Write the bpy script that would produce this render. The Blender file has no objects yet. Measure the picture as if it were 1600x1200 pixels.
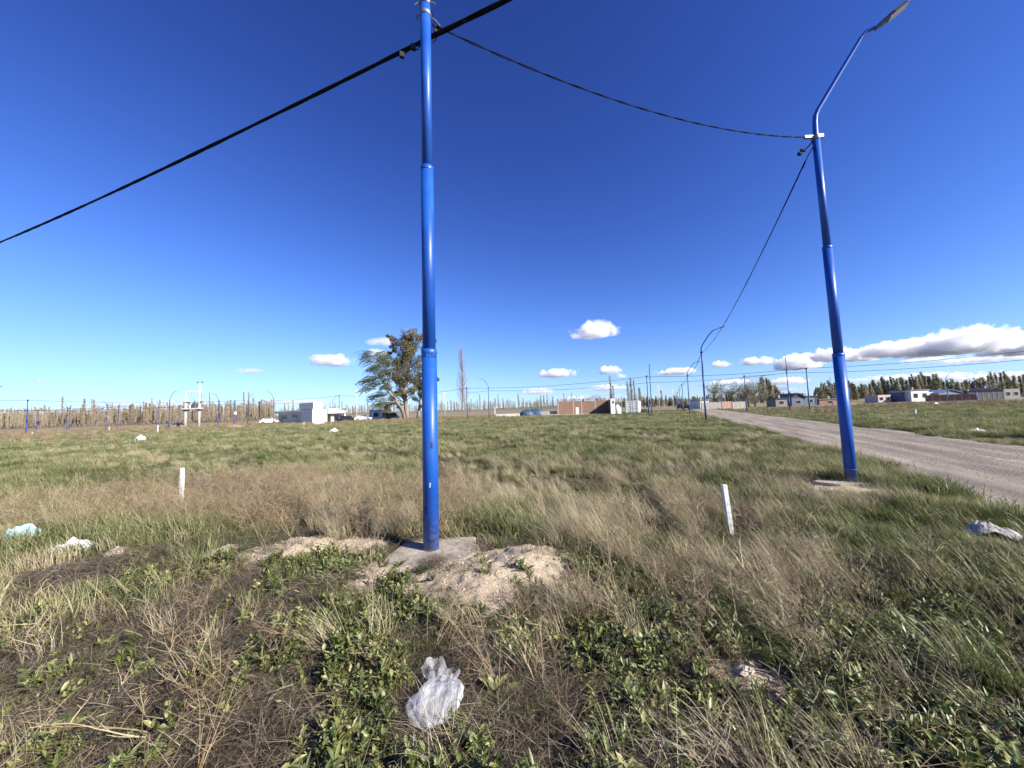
import bpy, math, random
import numpy as np
from mathutils import Vector, Matrix

# ------------------------------------------------------------------ camera
SC = bpy.context.scene
COL = SC.collection
F = 577.0                       # focal length in photograph pixels (1600 wide)
EYE = 1.5
PITCH = math.atan(41.0 / F)
ROLL = math.radians(1.85)
fw = Vector((0, math.cos(PITCH), math.sin(PITCH)))
up0 = Vector((0, -math.sin(PITCH), math.cos(PITCH)))
rt0 = Vector((1, 0, 0))
cup = up0 * math.cos(ROLL) + rt0 * math.sin(ROLL)
crt = rt0 * math.cos(ROLL) - up0 * math.sin(ROLL)
CAMP = Vector((0, 0, EYE))
cam_d = bpy.data.cameras.new('camera')
cam = bpy.data.objects.new('camera', cam_d)
COL.objects.link(cam)
M = Matrix((crt, cup, -fw)).transposed().to_4x4()
M.translation = CAMP
cam.matrix_world = M
cam_d.sensor_fit = 'HORIZONTAL'
cam_d.sensor_width = 36.0
cam_d.lens = F / 1600.0 * 36.0
cam_d.clip_start = 0.05
cam_d.clip_end = 120000.0
SC.camera = cam

# ------------------------------------------------------------------ sky, sun, exposure
SUN_AZ, SUN_EL = math.radians(121), math.radians(31)
w = bpy.data.worlds.new('World')
SC.world = w
w.use_nodes = True
wn, wl = w.node_tree.nodes, w.node_tree.links
wn.clear()
sky = wn.new('ShaderNodeTexSky')
sky.sky_type = 'NISHITA'
sky.sun_disc = False
sky.sun_elevation = SUN_EL
sky.sun_rotation = SUN_AZ
sky.altitude = 300
sky.air_density = 1.0
sky.dust_density = 0.0
sky.ozone_density = 1.0
bg = wn.new('ShaderNodeBackground')
bg.inputs['Strength'].default_value = 0.10
wo = wn.new('ShaderNodeOutputWorld')
# deeper, bluer rendering of the whole sky, as the phone camera gives it
sk1 = wn.new('ShaderNodeVectorMath'); sk1.operation = 'SCALE'; sk1.inputs['Scale'].default_value = 0.10
sk2 = wn.new('ShaderNodeGamma'); sk2.inputs['Gamma'].default_value = 1.7
sk3 = wn.new('ShaderNodeVectorMath'); sk3.operation = 'MULTIPLY'; sk3.inputs[1].default_value = (2.2, 2.65, 5.0)
wl.new(sky.outputs[0], sk1.inputs[0]); wl.new(sk1.outputs[0], sk2.inputs[0]); wl.new(sk2.outputs[0], sk3.inputs[0])
EXPOSURE = 1.15
sk4 = wn.new('ShaderNodeVectorMath'); sk4.operation = 'MULTIPLY_ADD'; sk4.inputs[1].default_value = (0.95, 0.57, 0.37); sk4.inputs[2].default_value = (1, 1, 1)
sk5 = wn.new('ShaderNodeVectorMath'); sk5.operation = 'DIVIDE'
sk6 = wn.new('ShaderNodeVectorMath'); sk6.operation = 'SCALE'; sk6.inputs['Scale'].default_value = 10.0 / 2 ** EXPOSURE
wl.new(sk3.outputs[0], sk4.inputs[0]); wl.new(sk3.outputs[0], sk5.inputs[0]); wl.new(sk4.outputs[0], sk5.inputs[1]); wl.new(sk5.outputs[0], sk6.inputs[0])
wl.new(sk6.outputs[0], bg.inputs['Color'])
wl.new(bg.outputs[0], wo.inputs['Surface'])
sun_d = bpy.data.lights.new('sun', 'SUN')
sun_d.energy = 5.0
sun_d.angle = math.radians(0.53)
sun_d.color = (1.0, 0.94, 0.85)
sun = bpy.data.objects.new('sun', sun_d)
COL.objects.link(sun)
SUNV = Vector((math.sin(SUN_AZ) * math.cos(SUN_EL), math.cos(SUN_AZ) * math.cos(SUN_EL), math.sin(SUN_EL)))
sun.rotation_euler = (-SUNV).to_track_quat('-Z', 'Y').to_euler()
sun.location = (20, -12, 30)
SC.view_settings.view_transform = 'Standard'
SC.view_settings.look = 'None'
SC.view_settings.exposure = EXPOSURE
SC.view_settings.gamma = 1.0
SC.view_settings.use_curve_mapping = False
SC.render.engine = 'CYCLES'
SC.cycles.max_bounces = 24
SC.cycles.diffuse_bounces = 3
SC.cycles.glossy_bounces = 2
SC.cycles.transmission_bounces = 4
SC.cycles.transparent_max_bounces = 16
SC.cycles.volume_bounces = 24
SC.cycles.volume_step_rate = 0.6
SC.cycles.use_denoising = True
random.seed(7)
RNG = np.random.default_rng(7)

# ------------------------------------------------------------------ pixel helpers
def ray(px, py):
    return (fw * F + crt * (px - 800) + cup * (600 - py)).normalized()
def proj(p):
    d = Vector(p) - CAMP
    z = d.dot(fw)
    return 800 + F * d.dot(crt) / z, 600 - F * d.dot(cup) / z
def projv(x, y, z):
    d = np.stack([x, y, z - EYE], -1)
    zz = np.maximum(d @ np.array(fw), 1e-3)
    return 800 + F * (d @ np.array(crt)) / zz, 600 - F * (d @ np.array(cup)) / zz
def G(px, py, z=0.0):
    """ground point under a pixel"""
    r = ray(px, py)
    t = (z - EYE) / r.z
    return CAMP + r * t
def H(px, dep, z=0.0):
    """ground point in the direction of a pixel column at a known depth"""
    lo, hi = 300.0, 900.0
    for _ in range(40):
        m = (lo + hi) / 2
        if ray(px, m).z > 0: lo = m
        else: hi = m
    r = ray(px, lo)
    p = CAMP + r * (dep / r.y)
    return Vector((p.x, p.y, z))
def ztop(base, py):
    """height above a base point that reaches the pixel row py"""
    lo, hi = -2.0, 40.0
    for _ in range(50):
        m = (lo + hi) / 2
        if proj((base[0], base[1], m))[1] > py: lo = m
        else: hi = m
    return lo
def on_plane(px, py, p0, dirxy):
    """point of a pixel ray on the vertical plane through p0 along dirxy"""
    n = Vector((dirxy[1], -dirxy[0], 0))
    r = ray(px, py)
    t = (Vector(p0) - CAMP).dot(n) / r.dot(n)
    return CAMP + r * t

# ------------------------------------------------------------------ noise
def _h(ix, iy, s):
    n = (ix.astype(np.int64) * 374761393 + iy.astype(np.int64) * 668265263 + s * 1442695041) & 0x7fffffff
    n = ((n ^ (n >> 13)) * 1274126177) & 0x7fffffff
    n = (n ^ (n >> 16)) & 0xffff
    return n / 65535.0
def vnoise(x, y, s=0):
    x = np.asarray(x, float); y = np.asarray(y, float)
    ix, iy = np.floor(x), np.floor(y)
    fx, fy = x - ix, y - iy
    fx = fx * fx * (3 - 2 * fx); fy = fy * fy * (3 - 2 * fy)
    a, b = _h(ix, iy, s), _h(ix + 1, iy, s)
    c, d = _h(ix, iy + 1, s), _h(ix + 1, iy + 1, s)
    return (a * (1 - fx) + b * fx) * (1 - fy) + (c * (1 - fx) + d * fx) * fy
def fbm(x, y, s=0, o=3):
    v = 0; a = 0.5; t = 0
    for i in range(o):
        v = v + a * vnoise(np.asarray(x) * 2 ** i, np.asarray(y) * 2 ** i, s + i * 17); t += a; a *= 0.5
    return v / t
def sstep(a, b, x):
    t = np.clip((np.asarray(x, float) - a) / (b - a), 0, 1)
    return t * t * (3 - 2 * t)

# ------------------------------------------------------------------ materials
def new_mat(name):
    m = bpy.data.materials.new(name)
    m.use_nodes = True
    m.node_tree.nodes.clear()
    return m, m.node_tree.nodes, m.node_tree.links
def N(nodes, t, **kw):
    n = nodes.new(t)
    for k, v in kw.items():
        if k in n.inputs: n.inputs[k].default_value = v
        else: setattr(n, k, v)
    return n
def c4(c): return (c[0], c[1], c[2], 1.0)
def ramp(nodes, stops):
    r = nodes.new('ShaderNodeValToRGB')
    e = r.color_ramp.elements
    while len(e) < len(stops): e.new(0.5)
    for i, (p, c) in enumerate(stops):
        e[i].position = p; e[i].color = c4(c)
    return r
def simple(name, c1, c2=None, scale=8.0, rough=0.75, bump=0.0, metal=0.0, detail=5.0, coords='Object', spec=0.3):
    m, n, l = new_mat(name)
    out = n.new('ShaderNodeOutputMaterial')
    b = n.new('ShaderNodeBsdfPrincipled')
    b.inputs['Roughness'].default_value = rough
    b.inputs['Metallic'].default_value = metal
    b.inputs['Specular IOR Level'].default_value = spec
    tc = n.new('ShaderNodeTexCoord')
    no = N(n, 'ShaderNodeTexNoise', Scale=scale, Detail=detail, Roughness=0.6)
    l.new(tc.outputs[coords], no.inputs['Vector'])
    if c2 is None: c2 = tuple(v * 0.75 for v in c1)
    c1, c2 = tuple(v * 0.82 for v in c1), tuple(v * 0.82 for v in c2)
    r = ramp(n, [(0.3, c2), (0.7, c1)])
    l.new(no.outputs['Fac'], r.inputs[0])
    l.new(r.outputs[0], b.inputs['Base Color'])
    if bump:
        bu = N(n, 'ShaderNodeBump', Strength=bump, Distance=0.02)
        l.new(no.outputs['Fac'], bu.inputs['Height'])
        l.new(bu.outputs[0], b.inputs['Normal'])
    l.new(b.outputs[0], out.inputs[0])
    return m
ALBEDO = {'field_grass': 0.95, 'straw_grass': 0.8, 'green_blade': 0.72, 'weed_leaf': 0.72, 'dry_litter': 0.46, 'dry_stalk': 0.7, 'rusty_brush': 0.85, 'bare_twig': 0.95, 'poplar_leaf': 1.1, 'eucalyptus_leaf': 0.85, 'willow_leaf': 0.9, 'earth_clod': 0.85}
def leafmat(name, stops, rnd=0.35, trans=0.3, rough=0.6, patch=0.5, pscale=0.5, spec=0.3):
    """blades and leaves: tone attribute + per-plant random + broad patches"""
    k_ = ALBEDO.get(name, 0.8)
    stops = [(p_, tuple(v_ * k_ for v_ in c_)) for p_, c_ in stops]
    m, n, l = new_mat(name)
    out = n.new('ShaderNodeOutputMaterial')
    at = N(n, 'ShaderNodeAttribute', attribute_name='tone')
    oi = n.new('ShaderNodeObjectInfo')
    ge = n.new('ShaderNodeNewGeometry')
    no = N(n, 'ShaderNodeTexNoise', Scale=pscale, Detail=4.0, Roughness=0.6)
    l.new(ge.outputs['Position'], no.inputs['Vector'])
    a1 = N(n, 'ShaderNodeMath', operation='MULTIPLY_ADD')
    l.new(oi.outputs['Random'], a1.inputs[0]); a1.inputs[1].default_value = rnd; a1.inputs[2].default_value = -rnd / 2
    a2 = N(n, 'ShaderNodeMath', operation='MULTIPLY_ADD')
    l.new(no.outputs['Fac'], a2.inputs[0]); a2.inputs[1].default_value = patch * 2.4; a2.inputs[2].default_value = -patch * 1.2
    a3 = N(n, 'ShaderNodeMath', operation='ADD')
    l.new(a1.outputs[0], a3.inputs[0]); l.new(a2.outputs[0], a3.inputs[1])
    a4 = N(n, 'ShaderNodeMath', operation='ADD', use_clamp=True)
    l.new(a3.outputs[0], a4.inputs[0]); l.new(at.outputs['Fac'], a4.inputs[1])
    r = ramp(n, stops)
    l.new(a4.outputs[0], r.inputs[0])
    b = n.new('ShaderNodeBsdfPrincipled')
    b.inputs['Roughness'].default_value = rough
    b.inputs['Specular IOR Level'].default_value = spec
    l.new(r.outputs[0], b.inputs['Base Color'])
    t = n.new('ShaderNodeBsdfTranslucent')
    l.new(r.outputs[0], t.inputs['Color'])
    mx = n.new('ShaderNodeMixShader'); mx.inputs[0].default_value = trans
    l.new(b.outputs[0], mx.inputs[1]); l.new(t.outputs[0], mx.inputs[2])
    l.new(mx.outputs[0], out.inputs[0])
    return m

def paint_blue(name, worn):
    m, n, l = new_mat(name)
    out = n.new('ShaderNodeOutputMaterial')
    b = n.new('ShaderNodeBsdfPrincipled')
    b.inputs['Roughness'].default_value = 0.42
    b.inputs['Specular IOR Level'].default_value = 0.42
    tc = n.new('ShaderNodeTexCoord')
    n1 = N(n, 'ShaderNodeTexNoise', Scale=2.2, Detail=5.0)
    l.new(tc.outputs['Object'], n1.inputs['Vector'])
    mp = n.new('ShaderNodeMapping'); mp.inputs['Scale'].default_value = (9, 9, 1.2)
    l.new(tc.outputs['Object'], mp.inputs['Vector'])
    n2 = N(n, 'ShaderNodeTexNoise', Scale=2.0, Detail=6.0, Roughness=0.7)
    l.new(mp.outputs[0], n2.inputs['Vector'])
    r = ramp(n, [(0.3, (0.007, 0.058, 0.29)), (0.5, (0.009, 0.074, 0.35)), (0.75, (0.022, 0.105, 0.39))])
    l.new(n1.outputs['Fac'], r.inputs[0])
    r2 = ramp(n, [(0.70, (0, 0, 0)), (0.76, (1, 1, 1))])
    l.new(n2.outputs['Fac'], r2.inputs[0])
    mul = N(n, 'ShaderNodeMath', operation='MULTIPLY'); mul.inputs[1].default_value = worn
    l.new(r2.outputs[0], mul.inputs[0])
    mx = n.new('ShaderNodeMix'); mx.data_type = 'RGBA'
    l.new(mul.outputs[0], mx.inputs[0]); l.new(r.outputs[0], mx.inputs[6]); mx.inputs[7].default_value = (0.05, 0.06, 0.09, 1)
    # mud splashed up the foot
    sx = n.new('ShaderNodeSeparateXYZ'); l.new(tc.outputs['Object'], sx.inputs[0])
    n3 = N(n, 'ShaderNodeTexNoise', Scale=16.0, Detail=6.0, Roughness=0.7); l.new(tc.outputs['Object'], n3.inputs['Vector'])
    mh = n.new('ShaderNodeMapRange'); mh.inputs['From Min'].default_value = 0.55; mh.inputs['From Max'].default_value = 0.0; mh.inputs['To Max'].default_value = 0.34; l.new(sx.outputs['Z'], mh.inputs['Value'])
    ma = N(n, 'ShaderNodeMath', operation='ADD'); l.new(n3.outputs['Fac'], ma.inputs[0]); l.new(mh.outputs[0], ma.inputs[1])
    r3 = ramp(n, [(0.66, (0, 0, 0)), (0.8, (0.42, 0.42, 0.42))]); l.new(ma.outputs[0], r3.inputs[0])
    mx3 = n.new('ShaderNodeMix'); mx3.data_type = 'RGBA'; l.new(r3.outputs[0], mx3.inputs[0]); l.new(mx.outputs[2], mx3.inputs[6]); mx3.inputs[7].default_value = (0.22, 0.18, 0.13, 1)
    l.new(mx3.outputs[2], b.inputs['Base Color'])
    bu = N(n, 'ShaderNodeBump', Strength=0.06, Distance=0.01)
    l.new(n2.outputs['Fac'], bu.inputs['Height']); l.new(bu.outputs[0], b.inputs['Normal'])
    l.new(b.outputs[0], out.inputs[0])
    return m

MAT = {}
MAT['blue'] = paint_blue('blue_pole_paint', 0.55)
MAT['bluefar'] = simple('blue_paint_far', (0.03, 0.08, 0.27), (0.022, 0.06, 0.2), 3, 0.45)
MAT['steel'] = simple('galvanised_steel', (0.30, 0.30, 0.30), (0.2, 0.2, 0.2), 20, 0.45, metal=0.5)
MAT['darkmetal'] = simple('dark_metal', (0.05, 0.05, 0.055), (0.03, 0.03, 0.033), 20, 0.8, spec=0.1)
MAT['cable'] = simple('black_cable', (0.014, 0.014, 0.015), (0.01, 0.01, 0.011), 60, 0.8, spec=0.08)
MAT['lamp'] = simple('lamp_housing', (0.16, 0.16, 0.17), (0.1, 0.1, 0.11), 20, 0.5)
MAT['lens'] = simple('lamp_lens', (0.75, 0.72, 0.6), (0.55, 0.52, 0.44), 30, 0.25)
MAT['conc'] = simple('concrete', (0.50, 0.44, 0.36), (0.31, 0.27, 0.215), 7, 0.92, bump=0.8, detail=10)
MAT['wpost'] = simple('whitewashed_concrete', (0.72, 0.70, 0.66), (0.55, 0.53, 0.49), 6, 0.85)
MAT['stake'] = simple('white_painted_wood', (0.80, 0.80, 0.78), (0.66, 0.65, 0.61), 14, 0.7, bump=0.1)
MAT['white'] = simple('white_plaster', (0.80, 0.78, 0.72), (0.70, 0.68, 0.62), 0.8, 0.85)
MAT['cement'] = simple('cement_render', (0.46, 0.44, 0.41), (0.35, 0.335, 0.31), 0.9, 0.9)
MAT['brick'] = None
MAT['cementdark'] = simple('weathered_render', (0.30, 0.285, 0.26), (0.20, 0.19, 0.17), 0.9, 0.9)
MAT['dark'] = simple('dark_opening', (0.02, 0.02, 0.022), (0.012, 0.012, 0.013), 3, 0.4)
MAT['glass'] = simple('window_glass', (0.03, 0.035, 0.04), (0.02, 0.022, 0.026), 2, 0.08)
MAT['roofdark'] = simple('dark_roof_sheet', (0.06, 0.065, 0.075), (0.04, 0.043, 0.05), 1.2, 0.6)
MAT['roofblue'] = simple('blue_grey_roof_sheet', (0.16, 0.23, 0.36), (0.12, 0.17, 0.28), 1.2, 0.5)
MAT['pink'] = simple('pale_pink_plaster', (0.62, 0.50, 0.45), (0.52, 0.42, 0.38), 1, 0.9)
MAT['bluewall'] = simple('slate_blue_wall', (0.15, 0.18, 0.25), (0.12, 0.145, 0.2), 1, 0.85)
MAT['tank'] = simple('water_tank_plastic', (0.35, 0.35, 0.36), (0.3, 0.3, 0.3), 2, 0.5)
MAT['contg'] = simple('container_grey', (0.40, 0.44, 0.48), (0.28, 0.31, 0.34), 1.4, 0.55, metal=0.1)
MAT['contw'] = simple('container_white', (0.70, 0.70, 0.68), (0.55, 0.54, 0.52), 1.2, 0.6)
MAT['tarp'] = simple('blue_tarp', (0.07, 0.12, 0.20), (0.03, 0.06, 0.12), 2, 0.5)
MAT['bark'] = simple('pale_bark', (0.36, 0.30, 0.24), (0.18, 0.145, 0.115), 3.5, 0.9, bump=0.3)
MAT['barkgrey'] = simple('grey_bark', (0.27, 0.23, 0.19), (0.17, 0.145, 0.12), 2.0, 0.9)
MAT['bagwhite'] = simple('white_plastic', (0.82, 0.82, 0.82), (0.7, 0.7, 0.7), 14, 0.4)
MAT['ragwhite'] = simple('dirty_white_rag', (0.62, 0.60, 0.56), (0.33, 0.30, 0.25), 9, 0.7, bump=0.5)
MAT['bagteal'] = simple('faded_teal_plastic', (0.40, 0.58, 0.58), (0.30, 0.46, 0.47), 10, 0.45)
MAT['cargrey'] = simple('dark_car_paint', (0.03, 0.032, 0.04), (0.025, 0.026, 0.03), 2, 0.2)
MAT['carwhite'] = simple('white_car_paint', (0.75, 0.75, 0.75), (0.7, 0.7, 0.7), 2, 0.25)
MAT['rubber'] = simple('tyre_rubber', (0.02, 0.02, 0.02), (0.014, 0.014, 0.014), 10, 0.9)

# bricks: far away, so the courses are in the material
def brickmat():
    m, n, l = new_mat('hollow_brick')
    out = n.new('ShaderNodeOutputMaterial'); b = n.new('ShaderNodeBsdfPrincipled'); b.inputs['Roughness'].default_value = 0.9
    tc = n.new('ShaderNodeTexCoord')
    mp = n.new('ShaderNodeMapping'); mp.inputs['Rotation'].default_value = (math.radians(90), 0, 0)
    l.new(tc.outputs['Object'], mp.inputs['Vector'])
    br = n.new('ShaderNodeTexBrick')
    br.inputs['Color1'].default_value = (0.235, 0.115, 0.07, 1); br.inputs['Color2'].default_value = (0.175, 0.088, 0.055, 1)
    br.inputs['Mortar'].default_value = (0.28, 0.24, 0.20, 1)
    br.inputs['Scale'].default_value = 1.0; br.inputs['Brick Width'].default_value = 0.33; br.inputs['Row Height'].default_value = 0.19
    br.inputs['Mortar Size'].default_value = 0.012
    l.new(mp.outputs[0], br.inputs['Vector'])
    l.new(br.outputs['Color'], b.inputs['Base Color']); l.new(b.outputs[0], out.inputs[0])
    return m
MAT['brick'] = brickmat()

# grasses
STRAW = (0.50, 0.40, 0.235); STRAW2 = (0.36, 0.275, 0.165); GRN = (0.085, 0.135, 0.033); GRN2 = (0.15, 0.20, 0.06); BRN = (0.20, 0.145, 0.095)
MAT['grass'] = leafmat('field_grass', [(0.0, (0.05, 0.075, 0.022)), (0.35, (0.125, 0.15, 0.052)), (0.58, (0.24, 0.24, 0.105)), (0.85, (0.45, 0.385, 0.22))], 0.5, 0.3, 0.55, 0.5, 0.6)
MAT['straw'] = leafmat('straw_grass', [(0.0, (0.15, 0.19, 0.07)), (0.3, (0.36, 0.31, 0.17)), (0.65, (0.52, 0.43, 0.27)), (1.0, (0.62, 0.55, 0.40))], 0.4, 0.25, 0.5, 0.25, 0.8)
MAT['lush'] = leafmat('green_blade', [(0.0, (0.058, 0.09, 0.016)), (0.5, (0.125, 0.165, 0.036)), (1.0, (0.30, 0.31, 0.11))], 0.4, 0.3, 0.45, 0.25, 0.8, 0.5)
MAT['leaf'] = leafmat('weed_leaf', [(0.0, (0.068, 0.10, 0.024)), (0.4, (0.14, 0.175, 0.044)), (0.75, (0.26, 0.295, 0.085)), (1.0, (0.44, 0.40, 0.17))], 0.5, 0.25, 0.45, 0.2, 1.2, 0.5)
MAT['litter'] = leafmat('dry_litter', [(0.0, (0.085, 0.06, 0.036)), (0.45, (0.22, 0.165, 0.10)), (0.8, (0.40, 0.325, 0.215)), (1.0, (0.60, 0.52, 0.38))], 0.4, 0.1, 0.7, 0.2, 1.0)
MAT['stalk'] = leafmat('dry_stalk', [(0.0, (0.19, 0.13, 0.075)), (0.5, (0.36, 0.265, 0.155)), (1.0, (0.58, 0.48, 0.31))], 0.5, 0.08, 0.7, 0.25, 0.8)
MAT['brush'] = leafmat('rusty_brush', [(0.0, (0.20, 0.125, 0.075)), (0.5, (0.31, 0.225, 0.135)), (1.0, (0.42, 0.35, 0.22))], 0.5, 0.15, 0.8, 0.3, 0.08)
MAT['euca'] = leafmat('eucalyptus_leaf', [(0.0, (0.06, 0.07, 0.03)), (0.45, (0.13, 0.125, 0.06)), (0.8, (0.24, 0.18, 0.09)), (1.0, (0.33, 0.19, 0.09))], 0.1, 0.15, 0.5, 0.35, 0.25)
MAT['willow'] = leafmat('willow_leaf', [(0.0, (0.06, 0.09, 0.03)), (0.5, (0.13, 0.16, 0.06)), (1.0, (0.24, 0.25, 0.11))], 0.1, 0.2, 0.5, 0.2, 0.4)
MAT['poplar'] = leafmat('poplar_leaf', [(0.0, (0.15, 0.145, 0.085)), (0.5, (0.28, 0.255, 0.155)), (1.0, (0.42, 0.37, 0.24))], 0.5, 0.35, 0.6, 0.2, 0.05)
MAT['twig'] = leafmat('bare_twig', [(0.0, (0.18, 0.14, 0.10)), (0.5, (0.29, 0.235, 0.165)), (1.0, (0.40, 0.345, 0.24))], 0.5, 0.05, 0.8, 0.2, 0.05)

# ------------------------------------------------------------------ object helpers
def tag(o, label=None, cat=None, group=None, kind=None):
    if label: o['label'] = label
    if cat: o['category'] = cat
    if group: o['group'] = group
    if kind: o['kind'] = kind
    return o
def empty(name, loc=(0, 0, 0), rz=0.0):
    e = bpy.data.objects.new(name, None); COL.objects.link(e)
    e.location = loc; e.rotation_euler = (0, 0, rz); e.empty_display_size = 0.2
    return e
class MB:
    def __init__(s): s.v = []; s.f = []; s.t = []
    def add(s, vs, fs, tone=0.5):
        k = len(s.v); s.v += [tuple(p) for p in vs]; s.t += [tone] * len(vs)
        s.f += [tuple(i + k for i in f) for f in fs]
    def box(s, c, d, rz=0.0, tilt=None):
        x, y, z = d[0] / 2, d[1] / 2, d[2] / 2
        R = Matrix.Rotation(rz, 3, 'Z')
        if tilt is not None: R = tilt @ R
        vs = [Vector(c) + R @ Vector((a * x, b * y, e * z)) for e in (-1, 1) for b in (-1, 1) for a in (-1, 1)]
        s.add(vs, [(0, 2, 3, 1), (4, 5, 7, 6), (0, 1, 5, 4), (2, 6, 7, 3), (0, 4, 6, 2), (1, 3, 7, 5)])
    def prism(s, foot, z0, z1):
        n = len(foot)
        ar = sum(foot[i][0] * foot[(i + 1) % n][1] - foot[(i + 1) % n][0] * foot[i][1] for i in range(n))
        if ar < 0: foot = list(foot)[::-1]
        vs = [(p[0], p[1], z0) for p in foot] + [(p[0], p[1], z1) for p in foot]
        fs = [tuple(range(n))[::-1], tuple(range(n, 2 * n))] + [(i, (i + 1) % n, n + (i + 1) % n, n + i) for i in range(n)]
        s.add(vs, fs)
    def tube(s, pts, rad, seg=8, tone=0.5, cap=True):
        pts = [Vector(p) for p in pts]
        if not hasattr(rad, '__len__'): rad = [rad] * len(pts)
        k = len(s.v); prev = None
        for i, p in enumerate(pts):
            t = (pts[min(i + 1, len(pts) - 1)] - pts[max(i - 1, 0)])
            t = t.normalized() if t.length > 1e-9 else Vector((0, 0, 1))
            if prev is None:
                a = Vector((0, 0, 1)) if abs(t.z) < 0.9 else Vector((1, 0, 0))
                u = t.cross(a).normalized()
            else:
                u = prev - t * prev.dot(t)
                u = u.normalized() if u.length > 1e-6 else t.orthogonal().normalized()
            prev = u; v = t.cross(u)
            for j in range(seg):
                an = 2 * math.pi * j / seg
                s.v.append(tuple(p + (u * math.cos(an) + v * math.sin(an)) * rad[i])); s.t.append(tone)
        for i in range(len(pts) - 1):
            for j in range(seg):
                a = k + i * seg + j; b = k + i * seg + (j + 1) % seg
                s.f.append((a, b, b + seg, a + seg))
        if cap:
            s.f.append(tuple(k + j for j in range(seg))[::-1])
            e = k + (len(pts) - 1) * seg
            s.f.append(tuple(e + j for j in range(seg)))
    def blade(s, base, az, length, th0, th1, wid, seg=3, tone=0.5, twist=0.0):
        d = Vector((math.cos(az), math.sin(az), 0)); sd = Vector((-math.sin(az + twist), math.cos(az + twist), 0))
        p = Vector(base); k = len(s.v); st = length / seg
        for i in range(seg):
            wv = wid * 0.5 * (1 - (i / seg) ** 1.6)
            s.v.append(tuple(p - sd * wv)); s.v.append(tuple(p + sd * wv)); s.t += [tone, tone]
            th = th0 + (th1 - th0) * ((i + 0.5) / seg)
            p = p + (d * math.sin(th) + Vector((0, 0, math.cos(th)))) * st
        s.v.append(tuple(p)); s.t.append(tone)
        for i in range(seg - 1):
            a = k + 2 * i; s.f.append((a, a + 1, a + 3, a + 2))
        a = k + 2 * (seg - 1); s.f.append((a, a + 1, a + 2))
    def leaf(s, base, az, length, th0, th1, wid, seg=5, tone=0.5, fold=0.25, wav=0.0, roll=0.0):
        d = Vector((math.cos(az), math.sin(az), 0)); sd0 = Vector((-math.sin(az), math.cos(az), 0))
        p = Vector(base); k = len(s.v); st = length / seg
        for i in range(seg + 1):
            t = i / seg
            th = th0 + (th1 - th0) * t
            tg = d * math.sin(th) + Vector((0, 0, math.cos(th)))
            sd = (Matrix.Rotation(roll * t, 3, tg) @ sd0) if roll else sd0
            nrm = tg.cross(sd)
            wv = wid * 0.5 * (math.sin(math.pi * min(1, 0.06 + 0.94 * t ** 1.15)) ** 0.75 if t < 1 else 0.02) + 0.0015
            wb = wav * wid * math.sin(i * 2.3 + az * 5)
            up = nrm * (-1 if nrm.z < 0 else 1)
            s.v.append(tuple(p - sd * wv + up * (fold * wv + wb))); s.v.append(tuple(p)); s.v.append(tuple(p + sd * wv + up * (fold * wv - wb)))
            s.t += [tone, min(1, tone + 0.12), tone]
            p = p + tg * st
        for i in range(seg):
            a = k + 3 * i
            s.f.append((a, a + 1, a + 4, a + 3)); s.f.append((a + 1, a + 2, a + 5, a + 4))
    def mesh(s, name, mat, smooth=False):
        me = bpy.data.meshes.new(name)
        me.from_pydata(s.v, [], s.f); me.update()
        at = me.attributes.new('tone', 'FLOAT', 'POINT'); at.data.foreach_set('value', np.array(s.t, dtype=np.float32))
        if smooth: me.polygons.foreach_set('use_smooth', [True] * len(me.polygons))
        me.materials.append(MAT[mat] if isinstance(mat, str) else mat)
        return me
    def build(s, name, mat, parent=None, smooth=False, loc=None):
        o = bpy.data.objects.new(name, s.mesh(name, mat, smooth)); COL.objects.link(o)
        if parent is not None: o.parent = parent
        if loc is not None: o.location = loc
        return o
def kids(o): return [c for c in bpy.data.objects if c.parent == o]
def copy_tree(o, parent=None, tree=None):
    c = o.copy(); COL.objects.link(c); c.parent = parent
    for ch in (tree or CH).get(o.name, []): copy_tree(ch, c, tree)
    return c
CH = {}
def remember(root):
    CH[root.name] = list(root.children)
    for ch in root.children: remember(ch)

# ------------------------------------------------------------------ layout of ground and road
RD = Vector((0.405, 0.914, 0)).normalized()           # direction of the road
RP = Vector((RD.y, -RD.x, 0))                          # across, to the right
near_e = (G(1600, 797), G(1450, 755), G(1340, 721), G(1200, 673))
R0 = sum(p.dot(RP) for p in near_e) / 4.0              # near edge offset
far_e = (G(1600, 693), G(1400, 672), G(1250, 656))
R1 = sum(p.dot(RP) for p in far_e) / 3.0
def road_off(x, y): return x * RP.x + y * RP.y
def road_edges(s):
    return R0 + 0.35 * (fbm(s * 0.35, 3.1, 5) - 0.5) * 2, R1 + 0.4 * (fbm(s * 0.3, 9.1, 8) - 0.5) * 2
POLE = G(674, 866)
POLE2 = G(1331, 756)
mounds = [(G(770, 905), 0.62, 0.11), (G(840, 880), 0.45, 0.08), (G(480, 862), 0.42, 0.09), (G(400, 880), 0.30, 0.06), (G(340, 876), 0.22, 0.07),
          (G(15, 826), 0.55, 0.10), (G(610, 905), 0.45, 0.05), (G(560, 858), 0.35, 0.05), (G(690, 925), 0.4, 0.05), (G(765, 940), 0.36, 0.06), (G(820, 912), 0.42, 0.05), (G(1180, 1060), 0.22, 0.05), (G(1315, 760), 0.55, 0.05), (G(185, 868), 0.14, 0.06)]
def sand_mask(x, y):
    v = np.zeros_like(np.asarray(x, float))
    for c, r, h in mounds:
        v = np.maximum(v, np.exp(-((x - c.x) ** 2 + (y - c.y) ** 2) / (r * r) * 1.1))
    n = fbm(np.asarray(x) * 5, np.asarray(y) * 5, 31, 4)
    return sstep(0.34, 0.52, v + (n - 0.5) * 0.8)
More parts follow.
